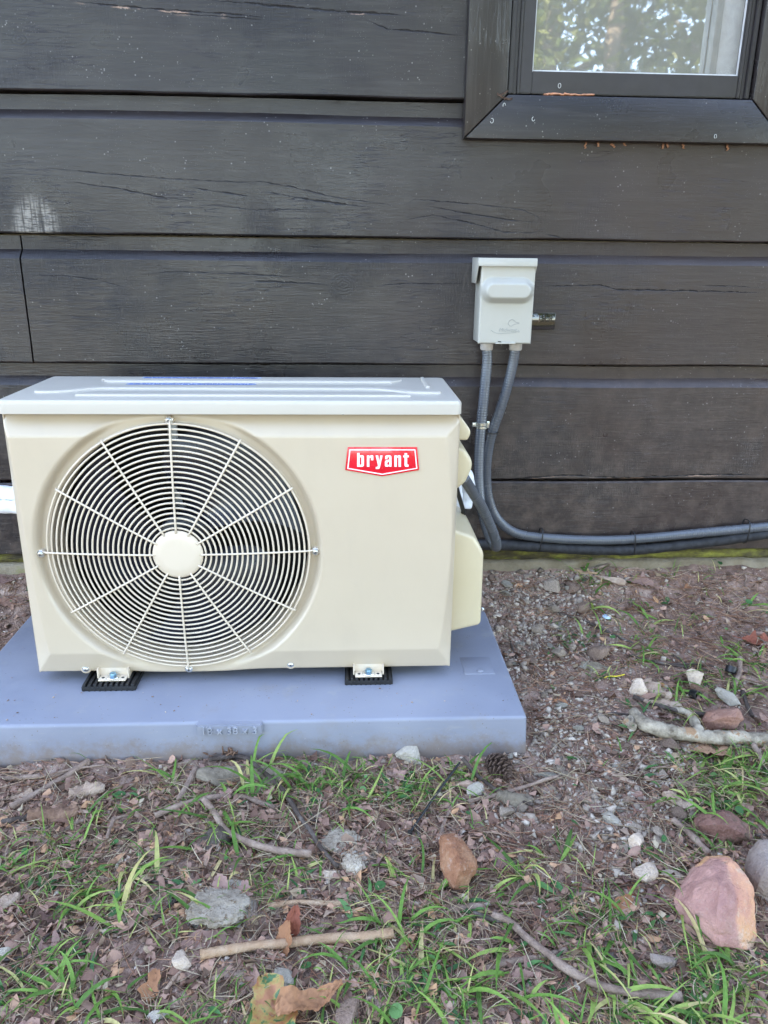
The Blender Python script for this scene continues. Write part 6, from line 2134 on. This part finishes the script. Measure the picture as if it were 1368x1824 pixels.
# pine cone below the corner of the base
p = ground_at(886, 1376)
pc = root('pine_cone', (p[0], p[1], p[2] + .012))
tag(pc, 'dark brown pine cone lying below the right front corner of the base', 'pine cone')
axis = np.array([.35, -.85, .10])
axis /= np.linalg.norm(axis)
s1 = np.cross(axis, [0, 0, 1.0])
s1 /= np.linalg.norm(s1)
s2 = np.cross(s1, axis)
core, _ = spline([tuple(p + np.array([0, 0, .014]) + axis * q) for q in (-.026, 0, .026)], .004)
link('core', tube_mesh('core', core, np.interp(np.linspace(0, 1, len(core)), [0, .4, 1], [.005, .008, .002]), M['cone'], 10), pc)
for k in range(64):
    t = k / 63
    a = k * 2.39996
    rad = .0165 * math.sin(math.pi * (.10 + .86 * t)) ** .8 + .002
    rd = s1 * math.cos(a) + s2 * math.sin(a)
    c0 = p + np.array([0, 0, .014]) + axis * (-.026 + .052 * t)
    tang = np.cross(axis, rd)
    tip = c0 + rd * rad + axis * .005
    wv = .0042 * (.6 + .8 * math.sin(math.pi * (.15 + .75 * t)))
    up_ = axis * .0016
    V = [c0 + rd * .003 + tang * wv * .4, c0 + rd * .003 - tang * wv * .4, tip - tang * wv, tip + tang * wv,
         c0 + rd * .003 + tang * wv * .4 - up_, c0 + rd * .003 - tang * wv * .4 - up_, tip - tang * wv - up_ * 1.4, tip + tang * wv - up_ * 1.4]
    V.append(tip + rd * .0022 - up_ * .6)
    V = [tuple(q) for q in V]
    link('scale', mesh('scale', V, [(0, 1, 2, 3), (5, 4, 7, 6), (1, 0, 4, 5), (2, 1, 5, 6), (0, 3, 7, 4), (3, 2, 8), (2, 6, 8), (6, 7, 8), (7, 3, 8)], M['cone'], False), pc)

# bits dropped by the fitters
def cord_px(px, r0, mat, name, label, cat, lift=.003, seg=8):
    C, s = spline([tuple(ground_at(u, v) + np.array([0, 0, lift + h])) for u, v, h in px], .002)
    C[:, 2] = np.maximum(C[:, 2], ground_h(C[:, 0], C[:, 1]) + r0)
    o = link(name, tube_mesh(name, C, r0, M[mat], seg))
    return tag(o, label, cat)
cord_px([(1076, 1210, 0), (1085, 1208, .001), (1098, 1208, .001), (1112, 1204, 0)], .0014, 'yellow', 'wire_offcut', 'short offcut of yellow wire on the bare dirt', 'wire')
g0, g1 = ground_at(818, 1373), ground_at(730, 1487)
pts = [tuple(g0 + np.array([0, 0, .016])), tuple(.5 * (g0 + g1) + np.array([0, 0, .012])), tuple(g1 + np.array([0, 0, .004]))]
C, s = spline(pts, .0012)
ct = link('cable_tie', tube_mesh('cable_tie', C, .0019 + .0003 * (np.sin(s * 2 * math.pi / .0048) > 0), M['cable'], 6))
tag(ct, 'long black cable tie lying loose on the grass and litter', 'cable tie')
q = Vector(pts[-1])
link('head', box_mesh('head', (q.x - .0032, q.y - .0035, q.z - .0025), (q.x + .0032, q.y + .0035, q.z + .0025), M['cable'], .0008), ct)
def tube_bit(u, v, r0, L, rot, label):
    p = ground_at(u, v)
    o = link('cap', lathe_mesh('cap', [(r0 * .8, L * .7), (r0 * .82, L), (r0, L), (r0, .0), (.0003, .0), (.0003, .001), (r0 * .8, .001), (r0 * .8, L * .7)], M['cable'], (0, 0, 0), 24, 'z'), loc=(p[0], p[1], p[2] + r0 * .6), rot=rot)
    tag(o, label, 'cap')
tube_bit(1300, 1203, .0105, .012, (-.5, .4, 0), 'black ring-shaped cap in the grass near the stubby grey twig')
tube_bit(1232, 1240, .0090, .016, (1.3, .2, .3), 'black plastic cap lying under the grey wedge-shaped stone')
p = ground_at(1080, 1102)
o = link('disc', lathe_mesh('disc', [(.0002, .0022), (.0078, .0022), (.0088, .0014), (.0090, .0)], M['bottlecap'], (0, 0, 0), 26, 'z'), loc=(p[0], p[1], p[2] + .004), rot=(.1, .1, 0))
tag(o, 'pale blue round disc lying on the pine needles', 'disc')
slab_piece(1188, 1224, .030, .014, .0016, (.2, .2, -.4), 'leaf_turning', 'scrap of orange and yellow wrapper right of the torn bark', 50, 'wrapper_scrap', 'wrapper')

# ------------------------------------------------------------------ trees facing the cabin (mirrored in the window)
def crown_mesh(seed, n, rad, hgt):
    r = np.random.default_rng(seed)
    ncl = 46
    cc = r.normal(size=(ncl, 3))
    cc /= np.linalg.norm(cc, axis=1)[:, None]
    cc *= (r.random(ncl) ** .45)[:, None] * np.array([rad, rad, hgt * .5])
    k = r.integers(0, ncl, n)
    P = cc[k] + r.normal(size=(n, 3)) * np.array([.42, .42, .30]) * rad * .30
    s = r.uniform(.04, .10, n)
    q = np.array([(-1, 0, 0), (0, -.45, .1), (1, 0, 0), (0, .45, .1)])
    V = q[None] * s[:, None, None]
    V = np.einsum('nij,nkj->nki', rand_rot(r, n, .8), V) + P[:, None]
    Q = (np.arange(4)[None] + 4 * np.arange(n)[:, None])
    return quick_mesh('crown', V.reshape(-1, 3), Q, M['crown'], False)
CR = [crown_mesh(1, 5200, 2.1, 5.0), crown_mesh(2, 4600, 1.7, 6.0), crown_mesh(3, 4800, 2.4, 4.2)]
def trunk_mesh(h, r0, seed):
    r = np.random.default_rng(seed)
    zs_ = np.linspace(-.3, h, 12)
    C = np.stack([.10 * vnoise(zs_ * .5, zs_ * 0 + seed), .10 * vnoise(zs_ * .5, zs_ * 0 + seed + 5), zs_], -1)
    V, Fc = tube_arrays(C, np.linspace(r0, r0 * .35, 12), 10)
    Vs, Fs = [V], list(Fc)
    off = len(V)
    for k in range(7):
        i = int(r.integers(5, 11))
        a, L = r.random() * 6.28, r.uniform(.9, 1.9)
        e_ = C[i] + np.array([L * math.cos(a), L * math.sin(a), L * .6])
        B, sb = spline([tuple(C[i]), tuple((C[i] + e_) / 2 + np.array([0, 0, -.1])), tuple(e_)], .2)
        v2, f2 = tube_arrays(B, np.linspace(r0 * .35, r0 * .08, len(B)), 6)
        Vs.append(v2)
        Fs += [tuple(q + off for q in f) for f in f2]
        off += len(v2)
    return mesh('trunk', np.vstack(Vs), Fs, M['trunk'])
TRK = [trunk_mesh(7.5, .16, 1), trunk_mesh(8.5, .12, 2)]
for i, (x, y, hh, s) in enumerate([(1.6, -7.5, 5.0, 1.0), (3.4, -8.6, 4.6, 1.1), (5.6, -9.5, 4.2, 1.2), (7.6, -8.2, 4.4, 1.2), (2.4, -12.0, 6.6, 1.3), (5.0, -13.5, 6.0, 1.4), (8.6, -13.5, 5.5, 1.5), (-.8, -10.5, 5.2, 1.2),
                                   (10.8, -10, 5.0, 1.3), (-3.6, -13, 5.5, 1.3), (11.0, -5.2, 5.0, 1.2), (4.3, -10.6, 2.0, .7), (2.9, -9.6, 1.7, .6), (6.6, -11.5, 2.2, .8), (-7.5, -14, 6, 1.4)]):
    t = root('tree', (x, y, -.3))
    tag(t, 'leafy tree standing some way out in front of the cabin', 'tree', 'trees in front of the cabin')
    tr = link('trunk', TRK[i % 2], t, loc=(x, y, -.3), rot=(0, 0, i))
    cr = link('crown', CR[i % 3], t, loc=(x, y, -.3 + hh), rot=(0, 0, i * 1.7), scale=(s, s, s))
